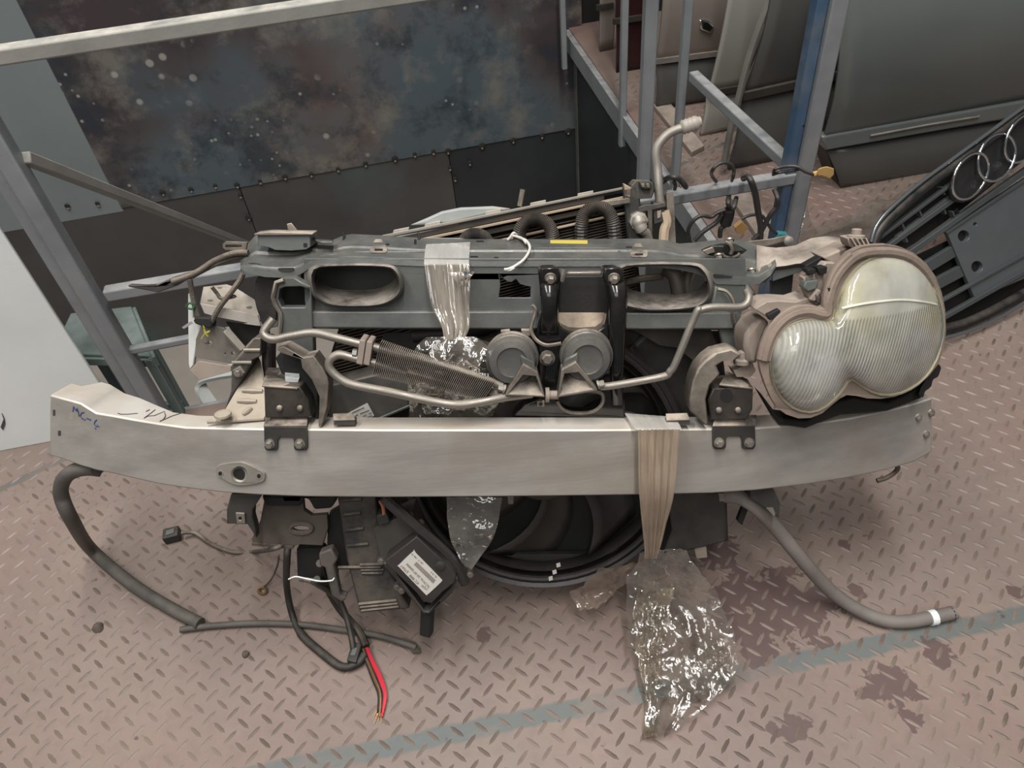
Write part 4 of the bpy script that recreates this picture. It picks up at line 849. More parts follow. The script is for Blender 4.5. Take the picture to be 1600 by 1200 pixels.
# mirrored reading direction of the photographed label: baseline runs up-left
def label_text(txt, p, q, h, v):
    """lettering whose baseline runs from p to q (zoomed pixels), height h pixels"""
    cu = bpy.data.curves.new('printing', 'FONT'); cu.body = txt; cu.extrude = .004
    ob = bpy.data.objects.new('printing', cu); col.objects.link(ob)
    dg = bpy.context.evaluated_depsgraph_get(); me = bpy.data.meshes.new_from_object(ob.evaluated_get(dg)); bpy.data.objects.remove(ob)
    xs = [a.co.x for a in me.vertices]; W_ = max(xs) - min(xs); x0 = min(xs)
    a, b = A(*p, v), A(*q, v); d = b - a; u = d.normalized(); up_ = nA.cross(u) * -1
    if up_.dot(xA) > 0 and False: up_ = -up_
    hh = h
    vs = [a + d * ((c.co.x - x0) / W_) + up_ * (c.co.y * hh) - nA * (.0001 + c.co.z * .02) for c in me.vertices]
    mb = MB().add(vs, [tuple(f.vertices) for f in me.polygons]); bpy.data.meshes.remove(me)
    return mb
# the text reads upside down from lower right to upper left
for txt, p, q, h in (('YTQVA', (748, 900), (672, 850), .006), ('FCC 90006', (640, 830), (535, 730), .0065), ('57661', (520, 700), (435, 625), .0065), ('TACOM No. 205 00T 02000000', (770, 880), (500, 600), .0055), ('GL M.A', (850, 765), (780, 695), .004), ('700 17  1980 26', (690, 605), (555, 485), .0035)):
    zp, zq = zm([p, q]); mk('printing', label_text(txt, zp, zq, h, .0437), inkm, mod, smooth=0)
mk('printed_bar', Ap(zm([(606, 582), (832, 800), (800, 840), (574, 618)]), v=.0436, th=.0003), M('bar_grey', '87817a', .6), mod)
P('module_foot', MB().bar(A(*Z8([(962, 600)])[0], .085), A(*Z8([(955, 735)])[0], .085), .02, .018), blackn, .003)
for q in ((188, 585, .07), (430, 930, .07), (375, 890, .08), (645, 165, .06), (1235, 740, .08)):
    z = zm([q[:2]])[0]; P('fixing_bolt', MB().lathe(A(*z, q[2]), -nA, [(.006, -.012), (.006, 0), (.004, .002)], 10), M('dull_bolt', '5b544d', .6))
for q, r in (((700, 950), .012), ((1020, 590), .01)): pass
P('plug_socket', Ap(Z8([(462, 365), (520, 345), (548, 395), (530, 420), (560, 560), (590, 570), (570, 590), (520, 560), (490, 430), (465, 420)]), v=.085, th=.02), M('plug_grey', '4b4641', .6, dust=.3), .003)
# ---- dusty fender bracket to the headlight
FS = [(1182, 384, 441), (1196, 387, 436), (1212, 388.5, 417), (1228, 387, 415), (1243, 385, 412), (1255, 379, 411), (1268, 373.5, 407), (1290, 370.5, 397), (1305, 371.5, 391), (1319, 374, 386), (1327, 380, 385)]
Lf = []
for x, a, b in FS:
    Lf.append([A(x, a + 2, .2), A(x, a, .195), A(x, a + (b - a)*.45, .165), A(x, a + (b-a)*.52, .158), A(x, a + (b-a)*.62, .155), A(x, a + (b-a)*.9, .13), A(x, b, .126), A(x, b + 3, .132)])
fb_ = P('fender_bracket', MB().loops(Lf, closed=False), M('dust_coated_steel', '7d746a', .6, dust=.95, dustc='b0a295'), solid=.003, smooth=35, label='dusty curved fender bracket')
mk('bracket_side', Ap([(1206, 416), (1243, 413), (1258, 411), (1254, 424), (1207, 440)], v=.135, th=.004), greyp, fb_, bevel=.001)
mk('joint_line', MB().tube(cr([A(x, y, v) for x, y, v in ((1222, 389, .19), (1236, 396, .17), (1248, 405, .145), (1258, 413, .128))], 4), .0009, 5), blackn, fb_)
P('inner_strut', Ap([(1205, 440), (1240, 428), (1236, 470), (1206, 472)], v=.2, th=.01), M('steel_blue_grey', '63676a', .5), .001)
# ---- headlight
c1, c2 = V((1262, 572, 0)), V((1389, 508, 0))
lens_o = Z4([(825, 562), (836, 530), (850, 505), (860, 460), (872, 415), (890, 380), (912, 348), (940, 315), (965, 292), (1000, 270), (1040, 256), (1085, 248), (1130, 250), (1180, 260), (1220, 278), (1255, 303), (1290, 338), (1318, 378), (1340, 425), (1356, 480), (1366, 540), (1369, 600), (1364, 660), (1352, 715), (1335, 765), (1308, 815), (1280, 850), (1245, 882), (1205, 908), (1160, 928), (1110, 938), (1060, 934), (1015, 920), (975, 898), (940, 872), (915, 860), (895, 874), (880, 900), (858, 930), (830, 960), (795, 990), (755, 1012), (710, 1022), (665, 1015), (625, 998), (590, 968), (562, 930), (542, 885), (528, 835), (520, 780), (522, 735), (532, 695), (548, 660), (572, 628), (602, 600), (640, 580), (682, 570), (725, 564), (770, 566), (803, 574)])
def vh(px): return -.012 + .11 * max(0, (px - 1205) / 270) ** 2.0
def HL(x, y, off=0): return A(x, y, vh(x) + off)
def proj(p):
    p = V((p[0], p[1], 0)); d = c2 - c1; t = max(0, min(1, (p - c1).dot(d) / d.dot(d))); return c1 + d * t
seg_l = []
for k, (t, dz) in enumerate(((0, 0), (.02, -.004), (.06, -.010), (.14, -.017), (.27, -.025), (.45, -.032), (.65, -.036), (.85, -.038), (1, -.0385))):
    row = []
    for x, y in lens_o:
        q = proj((x, y)); X, Y = x + (q.x - x)*t, y + (q.y - y)*t; row.append(HL(X, Y, dz))
    seg_l.append(row)
hlr = P('headlight', MB().loops([[HL(x, y, .004) for x, y in lens_o], [HL(*((proj(p).xy - V(p)) * .02 + V(p)), .0) if False else HL(p[0], p[1], .012) for p in lens_o]], True, True), taupe, label='twin round headlight with a yellowed frosted lens')
# housing: rear bowl
gk_o = Z4([(458, 760), (462, 830), (475, 900), (500, 975), (530, 1025), (580, 1062), (650, 1085), (720, 1082), (780, 1058), (830, 1015), (870, 980), (905, 962), (950, 968), (1010, 985), (1080, 990), (1150, 982), (1210, 958), (1265, 915), (1315, 855), (1350, 790), (1374, 710), (1384, 620), (1380, 520), (1362, 430), (1330, 350), (1285, 288), (1225, 238), (1160, 208), (1090, 195), (1020, 198), (960, 208), (905, 235), (860, 280), (825, 330), (800, 390), (785, 450), (780, 500), (755, 515), (700, 500), (650, 502), (600, 520), (550, 560), (505, 620), (475, 690)])
gk_o = [(p[0], p[1]) if p[1] < 560 else tuple(V(p).lerp(proj(p).xy, .105 * min(1, (p[1] - 560) / 60))) for p in gk_o]
mk('housing', MB().loops([[HL(x, y, .008) for x, y in gk_o], [HL(x, y, .05) for x, y in gk_o], [HL(x + (q.x - x)*.12, y + (q.y - y)*.12, .11) for (x, y), q in ((p, proj(p)) for p in gk_o)], [HL(x + (q.x - x)*.45, y + (q.y - y)*.45, .15) for (x, y), q in ((p, proj(p)) for p in gk_o)]], True, True), taupe, hlr, smooth=40, bevel=.002, label='dust coated rear housing')

mk('gasket', MB().plate(gk_o, [[(x + (x - proj((x, y)).x)*.0, y) for x, y in lens_o]], lambda p: HL(p[0], p[1], -.002), back=nA*.012), gasketm, hlr, bevel=.003, smooth=50, label='brown dusty rubber gasket')
ob_ = Z4([(458, 760), (475, 690), (505, 620), (550, 560), (600, 522), (650, 504), (700, 502), (750, 516), (782, 508), (786, 450), (802, 390), (827, 330), (862, 282), (907, 240), (962, 214), (1040, 205), (1120, 208), (1200, 232), (1275, 290), (1330, 365)])
def roll(off, r, k0=0, k1=None):
    pts = ob_[k0:k1]; out = []
    for x, y in pts:
        q = proj((x, y)); d = (V((q.x, q.y)) - V((x, y))).normalized(); out.append(HL(x + d.x*off, y + d.y*off, -.002))
    return cr(out, 3)
mk('gasket_roll', MB().tube(roll(9, .007), .0075, 8), gasketm, hlr)
mk('gasket_roll', MB().tube(roll(2, .004, 0, 14), .0045, 8), gasketm, hlr)
mk('gasket_roll', MB().tube(roll(17, .004, 0, 11), .004, 8), taupe, hlr)
# reflector bowls behind the lens
refm = M('reflector', 'b9b8b0', .18, metal=.85, mottle=.05, bump=0)
for (cx, cy, rr, nm) in ((1262, 572, 58, 0), (1389, 508, 86, 1)):
    rg = [[HL(cx + rr*k*math.cos(t), cy + rr*k*1.12*math.sin(t), z) for t in [2*math.pi*q/36 for q in range(36)]] for k, z in ((1, -.008), (.9, -.002), (.7, .003), (.4, .005), (.01, .005))]
    mk('reflector', MB().loops(rg, False, True), refm, hlr, smooth=60, label='bright reflector bowl')
    x0, y0 = cx - (6 if nm == 0 else 40), cy + (4 if nm == 0 else 0)
    rg = [[HL(x0 + r*math.cos(t), y0 + r*math.sin(t), z) for t in [2*math.pi*q/24 for q in range(24)]] for r, z in ((24, .003), (24, -.010), (17, -.017), (2, -.018))]
    mk('bulb_shield', MB().loops(rg, True, True), M('bulb_shield_chrome', '8d908d', .2, metal=.8, bump=0), hlr)
def lens_mat():
    m, nt, ns, lk, p = nodes('frosted_lens'); ns.remove(p); out = ns['Material Output']
    cc = mixc(nt, ramp(nt, noi(nt, 9, 4), .4, .62), lin('e9e7e0'), lin('dcd9cb'))
    cc = mixc(nt, math_(nt, 'MULTIPLY', ramp(nt, noi(nt, 5, 3), .46, .62), .7), cc, lin('cfc592'))
    tr = ns.new('ShaderNodeBsdfTransparent'); df = ns.new('ShaderNodeBsdfDiffuse'); lk.new(cc, df.inputs[0])
    tl = ns.new('ShaderNodeBsdfTranslucent'); lk.new(cc, tl.inputs[0])
    gl = ns.new('ShaderNodeBsdfGlossy'); gl.inputs[1].default_value = .07
    g = ns.new('ShaderNodeNewGeometry'); mp = ns.new('ShaderNodeMapping'); lk.new(g.outputs['Position'], mp.inputs[0])
    d = ns.new('ShaderNodeVectorMath'); d.operation = 'DOT_PRODUCT'; lk.new(g.outputs['Position'], d.inputs[0]); d.inputs[1].default_value = (xA + dA*.18)
    s = math_(nt, 'SINE', math_(nt, 'MULTIPLY', d.outputs['Value'], 1150)); 
    dw = ns.new('ShaderNodeVectorMath'); dw.operation = 'DOT_PRODUCT'; lk.new(g.outputs['Position'], dw.inputs[0]); dw.inputs[1].default_value = dA
    wl = A(1389, 480, .05).dot(dA)
    below = ramp(nt, dw.outputs['Value'], wl - .002, wl + .002)
    below = math_(nt, 'MULTIPLY', below, ramp(nt, noi(nt, 8, 2), .3, .55))
    hgt = math_(nt, 'MULTIPLY', s, below)
    bn = ns.new('ShaderNodeBump'); bn.inputs['Strength'].default_value = .6; bn.inputs['Distance'].default_value = .0009; lk.new(hgt, bn.inputs['Height'])
    for q in (df,): lk.new(bn.outputs[0], q.inputs['Normal'])
    a = ns.new('ShaderNodeMixShader'); a.inputs[0].default_value = .25; lk.new(df.outputs[0], a.inputs[1]); lk.new(tl.outputs[0], a.inputs[2])
    b = ns.new('ShaderNodeMixShader'); lk.new(tr.outputs[0], b.inputs[1]); lk.new(a.outputs[0], b.inputs[2])
    fac = ns.new('ShaderNodeMapRange'); lk.new(noi(nt, 14, 4), fac.inputs[0]); fac.inputs[1].default_value = .35; fac.inputs[2].default_value = .65; fac.inputs[3].default_value = .42; fac.inputs[4].default_value = .72
    fl2 = math_(nt, 'MULTIPLY', hgt, .10); f1 = math_(nt, 'ADD', fac.outputs[0], fl2)
    f2 = math_(nt, 'ADD', f1, math_(nt, 'MULTIPLY', math_(nt, 'SUBTRACT', 1.0, below), .22)); lk.new(f2, b.inputs[0])
    fr = ns.new('ShaderNodeFresnel'); fr.inputs[0].default_value = 1.5; c = ns.new('ShaderNodeMixShader')
    lk.new(math_(nt, 'ADD', fr.outputs[0], .03), c.inputs[0]); lk.new(b.outputs[0], c.inputs[1]); lk.new(gl.outputs[0], c.inputs[2]); lk.new(c.outputs[0], out.inputs[0])
    return m
lensm = lens_mat()
mk('lens', MB().loops(seg_l, False, False), lensm, hlr, smooth=80, recalc=True, label='domed frosted plastic lens')
mk('lens_bead', MB().tube([HL(x, y, -.003) for x, y in lens_o + lens_o[:1]], .0026, 6), M('lens_rim', '9a9079', .35, mottle=.1), hlr, label='pale rim bead of the lens')
# flutes and the fold line of the lens as fine ridges
def on_lens(x, y):
    q = proj((x, y)); best = None
    # distance fraction from rim towards the spine
    d0 = (V((x, y, 0)) - q).length; ang_ = math.atan2(y - q.y, x - q.x)
    rim = max(((px - q.x)*math.cos(ang_) + (py - q.y)*math.sin(ang_) for px, py in lens_o if abs(math.atan2(math.sin(math.atan2(py - q.y, px - q.x) - ang_), math.cos(math.atan2(py - q.y, px - q.x) - ang_))) < .2), default=d0 + 1)
    t = max(0, min(1, 1 - d0 / max(rim, 1)))
    T = (0, .02, .06, .14, .27, .45, .65, .85, 1); Z = (0, -.004, -.010, -.017, -.025, -.032, -.036, -.038, -.0385)
    for i in range(8):
        if t <= T[i+1]: k = (t - T[i]) / (T[i+1] - T[i]); return HL(x, y, Z[i] + (Z[i+1] - Z[i])*k - .0003)
    return HL(x, y, -.0388)
fl_ = MB()
fl_.tube(cr([on_lens(x, y) for x, y in Z4([(868, 512), (960, 492), (1060, 478), (1160, 470), (1260, 478), (1335, 492)])], 4), .0018, 6)
mk('lens_fold', fl_, M('lens_ridge', 'd9d7c8', .3, bump=0), hlr, label='raised horizontal fold of the lens')
# adjusters and clips on the inboard side of the housing
def hp(name, pts, off, th, mat=taupe, bevel=.0012, z=Z4, **k):
    return mk(name, MB().plate(z(pts), (), lambda p: HL(p[0], p[1], off), back=nA*th), mat, hlr, bevel=bevel, **k)
hp('shoulder', [(395, 640), (430, 590), (480, 560), (520, 580), (490, 650), (462, 740), (455, 790), (400, 780), (388, 700)], .05, .06, bevel=.008)
hp('shoulder_cap', [(440, 515), (500, 478), (560, 475), (640, 480), (700, 460), (720, 480), (640, 500), (570, 530), (500, 555)], .03, .05, bevel=.004)
hp('clip', [(500, 545), (560, 515), (570, 525), (545, 555), (515, 572)], .004, .01, blackn)
hp('adjuster_frame', [(680, 360), (750, 330), (790, 285), (850, 290), (850, 330), (790, 380), (770, 440), (770, 505), (720, 490), (690, 430)], .03, .02, bevel=.002)
hp('adjuster_block', [(690, 380), (755, 370), (750, 410), (700, 430), (680, 410)], .02, .02, M('slate_green', '5d625e', .6), bevel=.002)
hp('adjuster_block', [(700, 320), (740, 315), (745, 340), (705, 345)], .02, .02, blackn)
hp('adjuster_block', [(750, 310), (800, 305), (795, 340), (760, 345)], .018, .02, blackn)
hp('adjuster_arm', [(712, 470), (755, 418), (768, 425), (735, 478)], .014, .008)
hp('adjuster_arm', [(740, 440), (775, 470), (768, 500), (745, 480)], .012, .008, blackd)
hp('upper_shelf', [(775, 260), (900, 205), (940, 215), (870, 270), (830, 300)], .05, .05, bevel=.003)
hp('gasket_clip', [(800, 410), (828, 410), (832, 435), (806, 430)], -.008, .006, blackn)
hp('rubber_cover', [(690, 300), (780, 250), (800, 262), (740, 320), (700, 340)], .06, .02, blackn)
tc_ = hp('top_clip', [(905, 195), (900, 165), (945, 160), (990, 170), (1008, 200), (1000, 210), (915, 212)], .02, .03, bevel=.002)
for k in range(4): hp('clip_rib', [(915 + 24*k, 165), (921 + 24*k, 165), (948 + 24*k*.9, 205), (940 + 24*k*.9, 205)], .012, .01, M('rib_pale', 'a79c90', .7), bevel=.0005)
mk('mounting_bolt', MB().lathe(HL(*Z4([(940, 150)])[0], .03), -dA, [(.012, -.004), (.012, 0), (.007, .001), (.007, .008), (.004, .009)], 12), taupe, hlr)
mk('brush_seal', MB().loops([[HL(x, y, .03) for x, y in Z4([(1340, 780), (1362, 800), (1345, 850), (1320, 860), (1310, 900), (1280, 920), (1270, 955), (1245, 940), (1260, 900)])], [HL(x, y, .06) for x, y in Z4([(1340, 780), (1362, 800), (1345, 850), (1320, 860), (1310, 900), (1280, 920), (1270, 955), (1245, 940), (1260, 900)])]]), blackn, hlr, bevel=.003)
mk('under_tray', MB().plate(Z4([(470, 930), (560, 1050), (700, 1070), (860, 970), (930, 950), (1100, 980), (1250, 910), (1330, 800), (1350, 820), (1260, 955), (1090, 1020), (860, 1040), (690, 1105), (560, 1085)]), (), lambda p: HL(p[0], p[1], .06), back=nA*.04), blackn, hlr, bevel=.003)
# ---- hanging bits around the front end are things of their own
def hose(name, pts, r, mat, label, cat, group=None, seg=10, n=6, **k):
    o = mk(name, MB().tube(cr(pts, n), r, seg), mat, smooth=60, label=label, cat=cat, group=group, **k); return o
hm2 = M('hose_grey_rubber', '4d4944', .6, dust=.35, dustc='7d756b', bump=.3, bscale=90)
h1 = hose('rubber_hose', [A(158, 734, .16), A(135, 732, .15), A(113, 737, .15), A(98, 752, .16), A(96, 775, .17), A(112, 812, .19), FL(142, 858, .035), FL(205, 912, .016), FL(262, 948, .0125), FL(313, 975, .0125)], .0125, hm2, 'thick black rubber hose curving from the left beam end to the floor', 'hose')
P('hose_clip', Ap(Z7([(225, 375), (285, 385), (262, 408), (232, 402)]), v=.14, th=.02), black, .002)
h2 = hose('rubber_hose', [A(1132, 774, .12), A(1155, 777, .11), A(1180, 792, .10), A(1215, 828, .12), FL(1258, 880, .13), FL(1300, 925, .05), FL(1345, 955, .018), FL(1385, 970, .0125), FL(1420, 971, .0125), FL(1455, 965, .0125), FL(1492, 957, .0125)], .0122, M('hose_brown_grey', '77706a', .6, dust=.3, dustc='8a8178'), 'long grey rubber hose lying out to the right with a white band', 'hose')
a, b = FL(1452, 966, .0125), FL(1462, 964, .0125)
mk('white_band', MB().tube([a, b], .0137, 12), white, h2, label='white paper band')
a, b = FL(1486, 958.4, .0125), FL(1492.6, 956.9, .0125)
mk('hose_mouth', MB().tube([a, b], [.0125, .0095], 12), blackn, h2)
h3 = hose('thin_hose', [FL(282, 984, .009), FL(330, 978, .009), FL(400, 974, .009), FL(470, 976, .009), FL(540, 985, .010), FL(590, 993, .013), FL(625, 1003, .012), FL(650, 1012, .008)], .0062, hm2, 'thin black hose lying straight on the floor below the left hose', 'hose')
mb = MB()
for k in range(14):
    j = lambda s: random.uniform(-s, s)
    mb.tube([FL(606 + j(3), 998 + j(3), .013), FL(632 + j(4), 1003 + j(5), .012), FL(650 + j(7), 1013 + j(8), .006)], .0022, 5)
mk('frayed_end', mb, M('frayed_tape', '5a544c', .4), h3)
ld = hose('wiring_lead', [FL(283, 833, .02), FL(305, 833, .012), FL(330, 850, .006), FL(365, 863, .006), FL(400, 862, .015), A(425, 858, .12), A(442, 852, .115)], .0042, hm, 'short taped wiring lead with a black square plug on the floor at left', 'cable')
pc = FL(269, 836, .012); mk('plug', MB().box(pc, V((.016, .003, 0)), V((-.002, .013, 0)), V((0, 0, .011))), black, ld, bevel=.002)
mk('plug_socket', MB().box(pc + V((0, 0, .0115)), V((.008, .002, 0)), V((-.001, .006, 0)), V((0, 0, .001))), greyp, ld)
lw = hose('cable_loom', [A(450, 850, .12), A(448, 880, .12), FL(448, 915, .08), FL(455, 955, .02), FL(470, 990, .010), FL(505, 1022, .010), FL(535, 1042, .010), FL(560, 1035, .012), FL(570, 1022, .016)], [.0062]*24 + [.0078]*25, M('loom_tape', '1f1e1d', .6, dust=.2), 'thick black taped cable loom looping on the floor below the module', 'cable')
mk('loom_branch', MB().tube(cr([A(495, 905, .1), FL(520, 920, .1), FL(540, 960, .05), FL(550, 1000, .03), FL(553, 1020, .018)], 6), .006, 8), M('loom_tape', '2c2b29'), lw)
mk('loom_branch', MB().tube(cr([A(500, 880, .1), FL(510, 915, .12), FL(530, 950, .05), FL(560, 985, .02), FL(572, 1010, .018)], 6), .007, 8), M('loom_tape', '2c2b29'), lw)
mk('loom_branch', MB().tube(cr([A(470, 905, .12), A(490, 910, .1), FL(525, 935, .08), FL(548, 975, .03)], 6), .0045, 8), hm, lw)
pc = FL(555, 1022, .016); mk('plug', MB().box(pc, V((.009, -.003, 0)), V((.004, .018, 0)), V((0, 0, .009))), black, lw, bevel=.002)
mk('plug_window', MB().box(pc + V((0, 0, .0095)), V((.004, -.001, 0)), V((.002, .007, 0)), V((0, 0, .001))), greyp, lw)
cw_ = empty('cut_wires', FL(580, 1060, 0), 'cut end of a loom with bright red and black wires fanned out on the floor', 'wires')
cols = [redw, redw, redw, blackn, blackn, copper, M('brown_wire', '6b4a35', .5), blackn]
for k, m_ in enumerate(cols):
    o_ = (k - 3.5); e = -o_
    mk('wire', MB().tube(cr([FL(570 + e*1.2, 1012 + k*.3, .016), FL(576 + e*1.6, 1030, .015), FL(589 + e*2.2, 1060, .010 + .001*(k % 3)), FL(597 + e*1.7, 1085, .008 + .001*(k % 2)), FL(595 + e*1.4, 1108 + (k % 3)*6, .005)], 6), .0021 if m_ is redw else .0017, 6), m_, cw_)
mb = MB()
for k in range(10): mb.tube([FL(593 + random.uniform(-3, 3), 1108, .005), FL(591 + random.uniform(-7, 7), 1124 + random.uniform(-6, 8), .002)], .0007, 4)
mk('bare_strands', mb, copper, cw_)
gt = hose('earth_lead', [A(436, 868, .12), FL(433, 885, .06), FL(424, 905, .03), FL(413, 917, .010)], .0018, M('brown_dark_wire', '4b3a31', .6), 'thin earth lead with a ring terminal on the floor left of the module', 'cable')
mk('ring_terminal', MB().tube([FL(410 + 6*math.cos(t), 923 + 5*math.sin(t), .006) for t in [2*math.pi*k/14 for k in range(15)]], .0028, 6), copper, gt)
hose('white_wire', [A(451, 905, .09), A(462, 901, .085), A(478, 904, .085), A(500, 908, .083), A(518, 907, .08), A(522, 903, .08)], .0013, white, 'thin stiff white wire sticking out above the dark loom', 'cable')
hose('curled_wire', [A(1370, 751, .15), A(1384, 747, .15), A(1397, 739, .15), A(1403, 731, .145), A(1398, 725, .14)], .004, hm, 'short dark curled wire end below the right beam end', 'cable')
st_ = hose('white_string', [A(788, 421, .10), A(795, 420, .10), A(806, 415, .105), A(820, 404, .12), A(828, 388, .15), A(822, 376, .19), A(810, 371, .22), A(803, 364, .215), A(797, 371, .215), A(793, 375, .215)], .0022, string, 'white string tied around the upper crossmember', 'string')
mk('string_tail', MB().tube(cA([(788, 421, .1), (796, 422, .1), (804, 418, .1)]), .0018, 5).tube(cA([(822, 380, .18), (815, 372, .2), (801, 368, .21)]), .0018, 5), string, st_)
hl2 = hose('black_harness', [A(388, 395, .17), A(365, 396, .17), A(335, 408, .17), A(305, 427, .16), A(270, 440, .16)], .005, hm, 'ribbed black harness with a flat plug sticking out left over the railing', 'cable')
mk('second_strand', MB().tube(cA([(388, 400, .18), (360, 404, .175), (330, 416, .17), (300, 432, .165)]), .004, 8), hm, hl2)
mk('plug', Ap(Z1([(600, 435), (720, 440), (805, 402), (890, 375), (900, 395), (830, 440), (740, 472), (600, 445)]), v=.16, th=.012), black, hl2, bevel=.002)
# bits of dirt on the floor
dirt = M('dirt', '5a5048', .9)
for i, ((x, y), s, lb) in enumerate((((153, 981), .008, 'small pebble of dirt on the floor left of the thin hose'), ((384, 1022), .006, 'dark crumb of dirt on the floor right of the pebble'), ((1318, 955), .004, 'tiny dark crumb of dirt beside the long hose'))):
    c = FL(x, y, s*.6); mb = MB(); bm = bmesh.new(); bmesh.ops.create_icosphere(bm, subdivisions=2, radius=s)
    mb.add([c + v.co * (1 + .5*noise.noise(v.co*150 + V((i, 0, 0)))) * V((1.2, 1, .7)).x for v in bm.verts], [[v.index for v in f.verts] for f in bm.faces]); bm.free()
    mk('dirt_crumb', mb, dirt, label=lb, cat='dirt')
# ================================================================== RADIATOR PACK LEANING BEHIND THE FRONT END
VR = .27
def RD(px, py, off=0): return A(px, py, VR + off)
rad = empty('radiator', V((A(800, 640, VR).x, A(800, 640, VR).y, 0)), 'dusty radiator and condenser pack leaning between the front end and the railing', 'radiator')
rtl, rtr, rbr, rbl = (572, 374), (985, 291), (1010, 540), (470, 705)
def rq(s, t, off=0):
    x = (rtl[0]*(1-s) + rtr[0]*s)*(1-t) + (rbl[0]*(1-s) + rbr[0]*s)*t; y = (rtl[1]*(1-s) + rtr[1]*s)*(1-t) + (rbl[1]*(1-s) + rbr[1]*s)*t
    return RD(x, y, off)
def strip(s0, s1, t0, t1, o0, o1, mat, name, bevel=.001, **k):
    a = [rq(s0, t0, o0), rq(s1, t0, o0), rq(s1, t1, o0), rq(s0, t1, o0)]; b = [rq(s0, t0, o1), rq(s1, t0, o1), rq(s1, t1, o1), rq(s0, t1, o1)]
    return mk(name, MB().loops([a, b]), mat, rad, bevel=bevel, **k)
brnb = M('brown_black', '2d2722', .6, dust=.6, dustc='6f6154')
strip(0, 1, .03, 1, .02, .045, blackn, 'core')
mb = MB(); n = 52
for k in range(n):
    t = .13 + .86 * k / n; mb.loops([[rq(s, t, .012), rq(s, t + .006, .012), rq(s, t + .006, .02), rq(s, t, .02)] for s in (.01, .99)])
mk('cooling_tube', mb, M('fin_brown', '6a5d50', .5, metal=.2, dust=.4), rad, smooth=0, kind='stuff', label='closely spaced flat cooling tubes')
strip(-.02, .97, -.005, .012, -.01, .05, aluD, 'top_cap', label='pale metal top cap')
strip(.0, .9, .022, .05, -.004, .02, brnb, 'header')
strip(.05, 1.0, .052, .068, -.012, .02, M('tan_dusty_bar', '8f7d6a', .5, dust=.9, dustc='b5a48f'), 'tan_rail', label='tan dusty long rail')
strip(.1, 1.0, .08, .11, -.002, .018, brnb, 'header')
strip(.3, .98, .15, .165, -.006, .018, M('tan_dusty_bar', '8f7d6a'), 'tan_rail')
for s in (.1, .22, .45, .62, .8): strip(s, s + .06, -.02, .0, -.008, .03, M('cap_light', 'a8a196', .4, metal=.3, dust=.5), 'cap_segment')
strip(.36, .41, -.07, -.0, .0, .004, dustym, 'cap_clip', 0) if False else mk('cap_clip', MB().bar(RD(812, 322), RD(817, 296), .008, .003), dustym, rad)
mk('plastic_cover', MB().loops([[RD(x, y, .01) for x, y in ((640, 352), (668, 340), (690, 330), (720, 324), (770, 322), (800, 326), (770, 334), (700, 350))], [RD(x, y, .05) for x, y in ((640, 352), (668, 340), (690, 330), (720, 324), (770, 322), (800, 326), (770, 334), (700, 350))]]), M('pale_grey_plastic', '8d918f', .4, dust=.4), rad, bevel=.004, label='pale grey curved plastic cover')
cor = M('corrugated_black', '2b2826', .4, dust=.4, dustc='7d7165')
for pts in ([(908, 384, -.03), (909, 350, -.035), (915, 332, -.035), (932, 324, -.035), (949, 330, -.035), (958, 348, -.035), (961, 384, -.03)], [(814, 384, -.03), (812, 362, -.035), (822, 347, -.035), (838, 343, -.035), (853, 348, -.035), (862, 362, -.035), (864, 384, -.03)], [(724, 382, -.03), (730, 371, -.032), (742, 366, -.035), (756, 371, -.032), (764, 382, -.03)]):
    path = cr([RD(*p) for p in pts], 16); rr = [.0098 + (.0016 if k % 2 else 0) for k in range(len(path))]
    mk('corrugated_hose', MB().tube(path, rr, 12), cor, rad, smooth=25)
# right hand end tank with fittings
strip(.97, 1.03, .0, .35, -.02, .03, black, 'end_tank', .004)
et = lambda nm, pts, v0, th, m_=black, z=Z3, **k: mk(nm, MB().plate(z(pts), (), lambda p: RD(p[0], p[1], v0), back=nA*th), m_, rad, bevel=.0015, **k)
et('fuse_block', [(800, 30), (820, 8), (900, 12), (910, 50), (895, 90), (810, 95), (795, 70)], -.02, .04, blackd)
et('fuse_cover', [(835, 12), (890, 14), (895, 48), (845, 45)], -.03, .01, black)
et('fuse_cell', [(845, 20), (862, 20), (864, 40), (848, 38)], -.032, .002, dustym)
et('fuse_cell', [(868, 20), (886, 20), (888, 42), (872, 40)], -.032, .002, dustym)
et('bracket', [(670, 105), (790, 88), (800, 110), (700, 125)], -.03, .006, dustym)
et('bracket', [(780, 150), (860, 120), (905, 118), (955, 105), (965, 130), (900, 145), (900, 270), (880, 270), (875, 150), (790, 170)], -.02, .015, blackd)
et('bracket', [(900, 110), (955, 105), (950, 200), (905, 215)], -.015, .02, black)
et('bracket_slot', [(920, 150), (940, 145), (936, 180), (922, 185)], -.017, .001, taupe)
et('lug', [(765, 20), (800, 40), (795, 90), (770, 80)], -.02, .02, M('tan_dusty_bar', '8f7d6a'))
mk('outlet_fitting', MB().tube(cr([RD(*z) for z in Z3([(832, 185, -.03), (838, 215, -.035), (850, 238, -.035), (868, 255, -.03), (880, 290, -.025)])], 6), [.013]*6 + [.011]*6 + [.008]*13, 12), aluD, rad, label='dusty aluminium outlet elbow')
mk('outlet_flange', MB().lathe(RD(*Z3([(832, 195)])[0], -.03), -nA, [(.015, -.01), (.015, .006), (.008, .008), (.003, .009)], 8), aluD, rad)
mk('side_pipe', MB().tube(cr([RD(*z) for z in Z3([(955, 150, -.01), (965, 200, -.01), (955, 240, -.01), (950, 300, -.01)])], 5), .0085, 8), M('tan_pipe', 'b09c84', .5, dust=.5), rad)
mk('side_strap', MB().bar(RD(1046, 300, .0), RD(1050, 384, .0), .012, .006), dustym, rad)
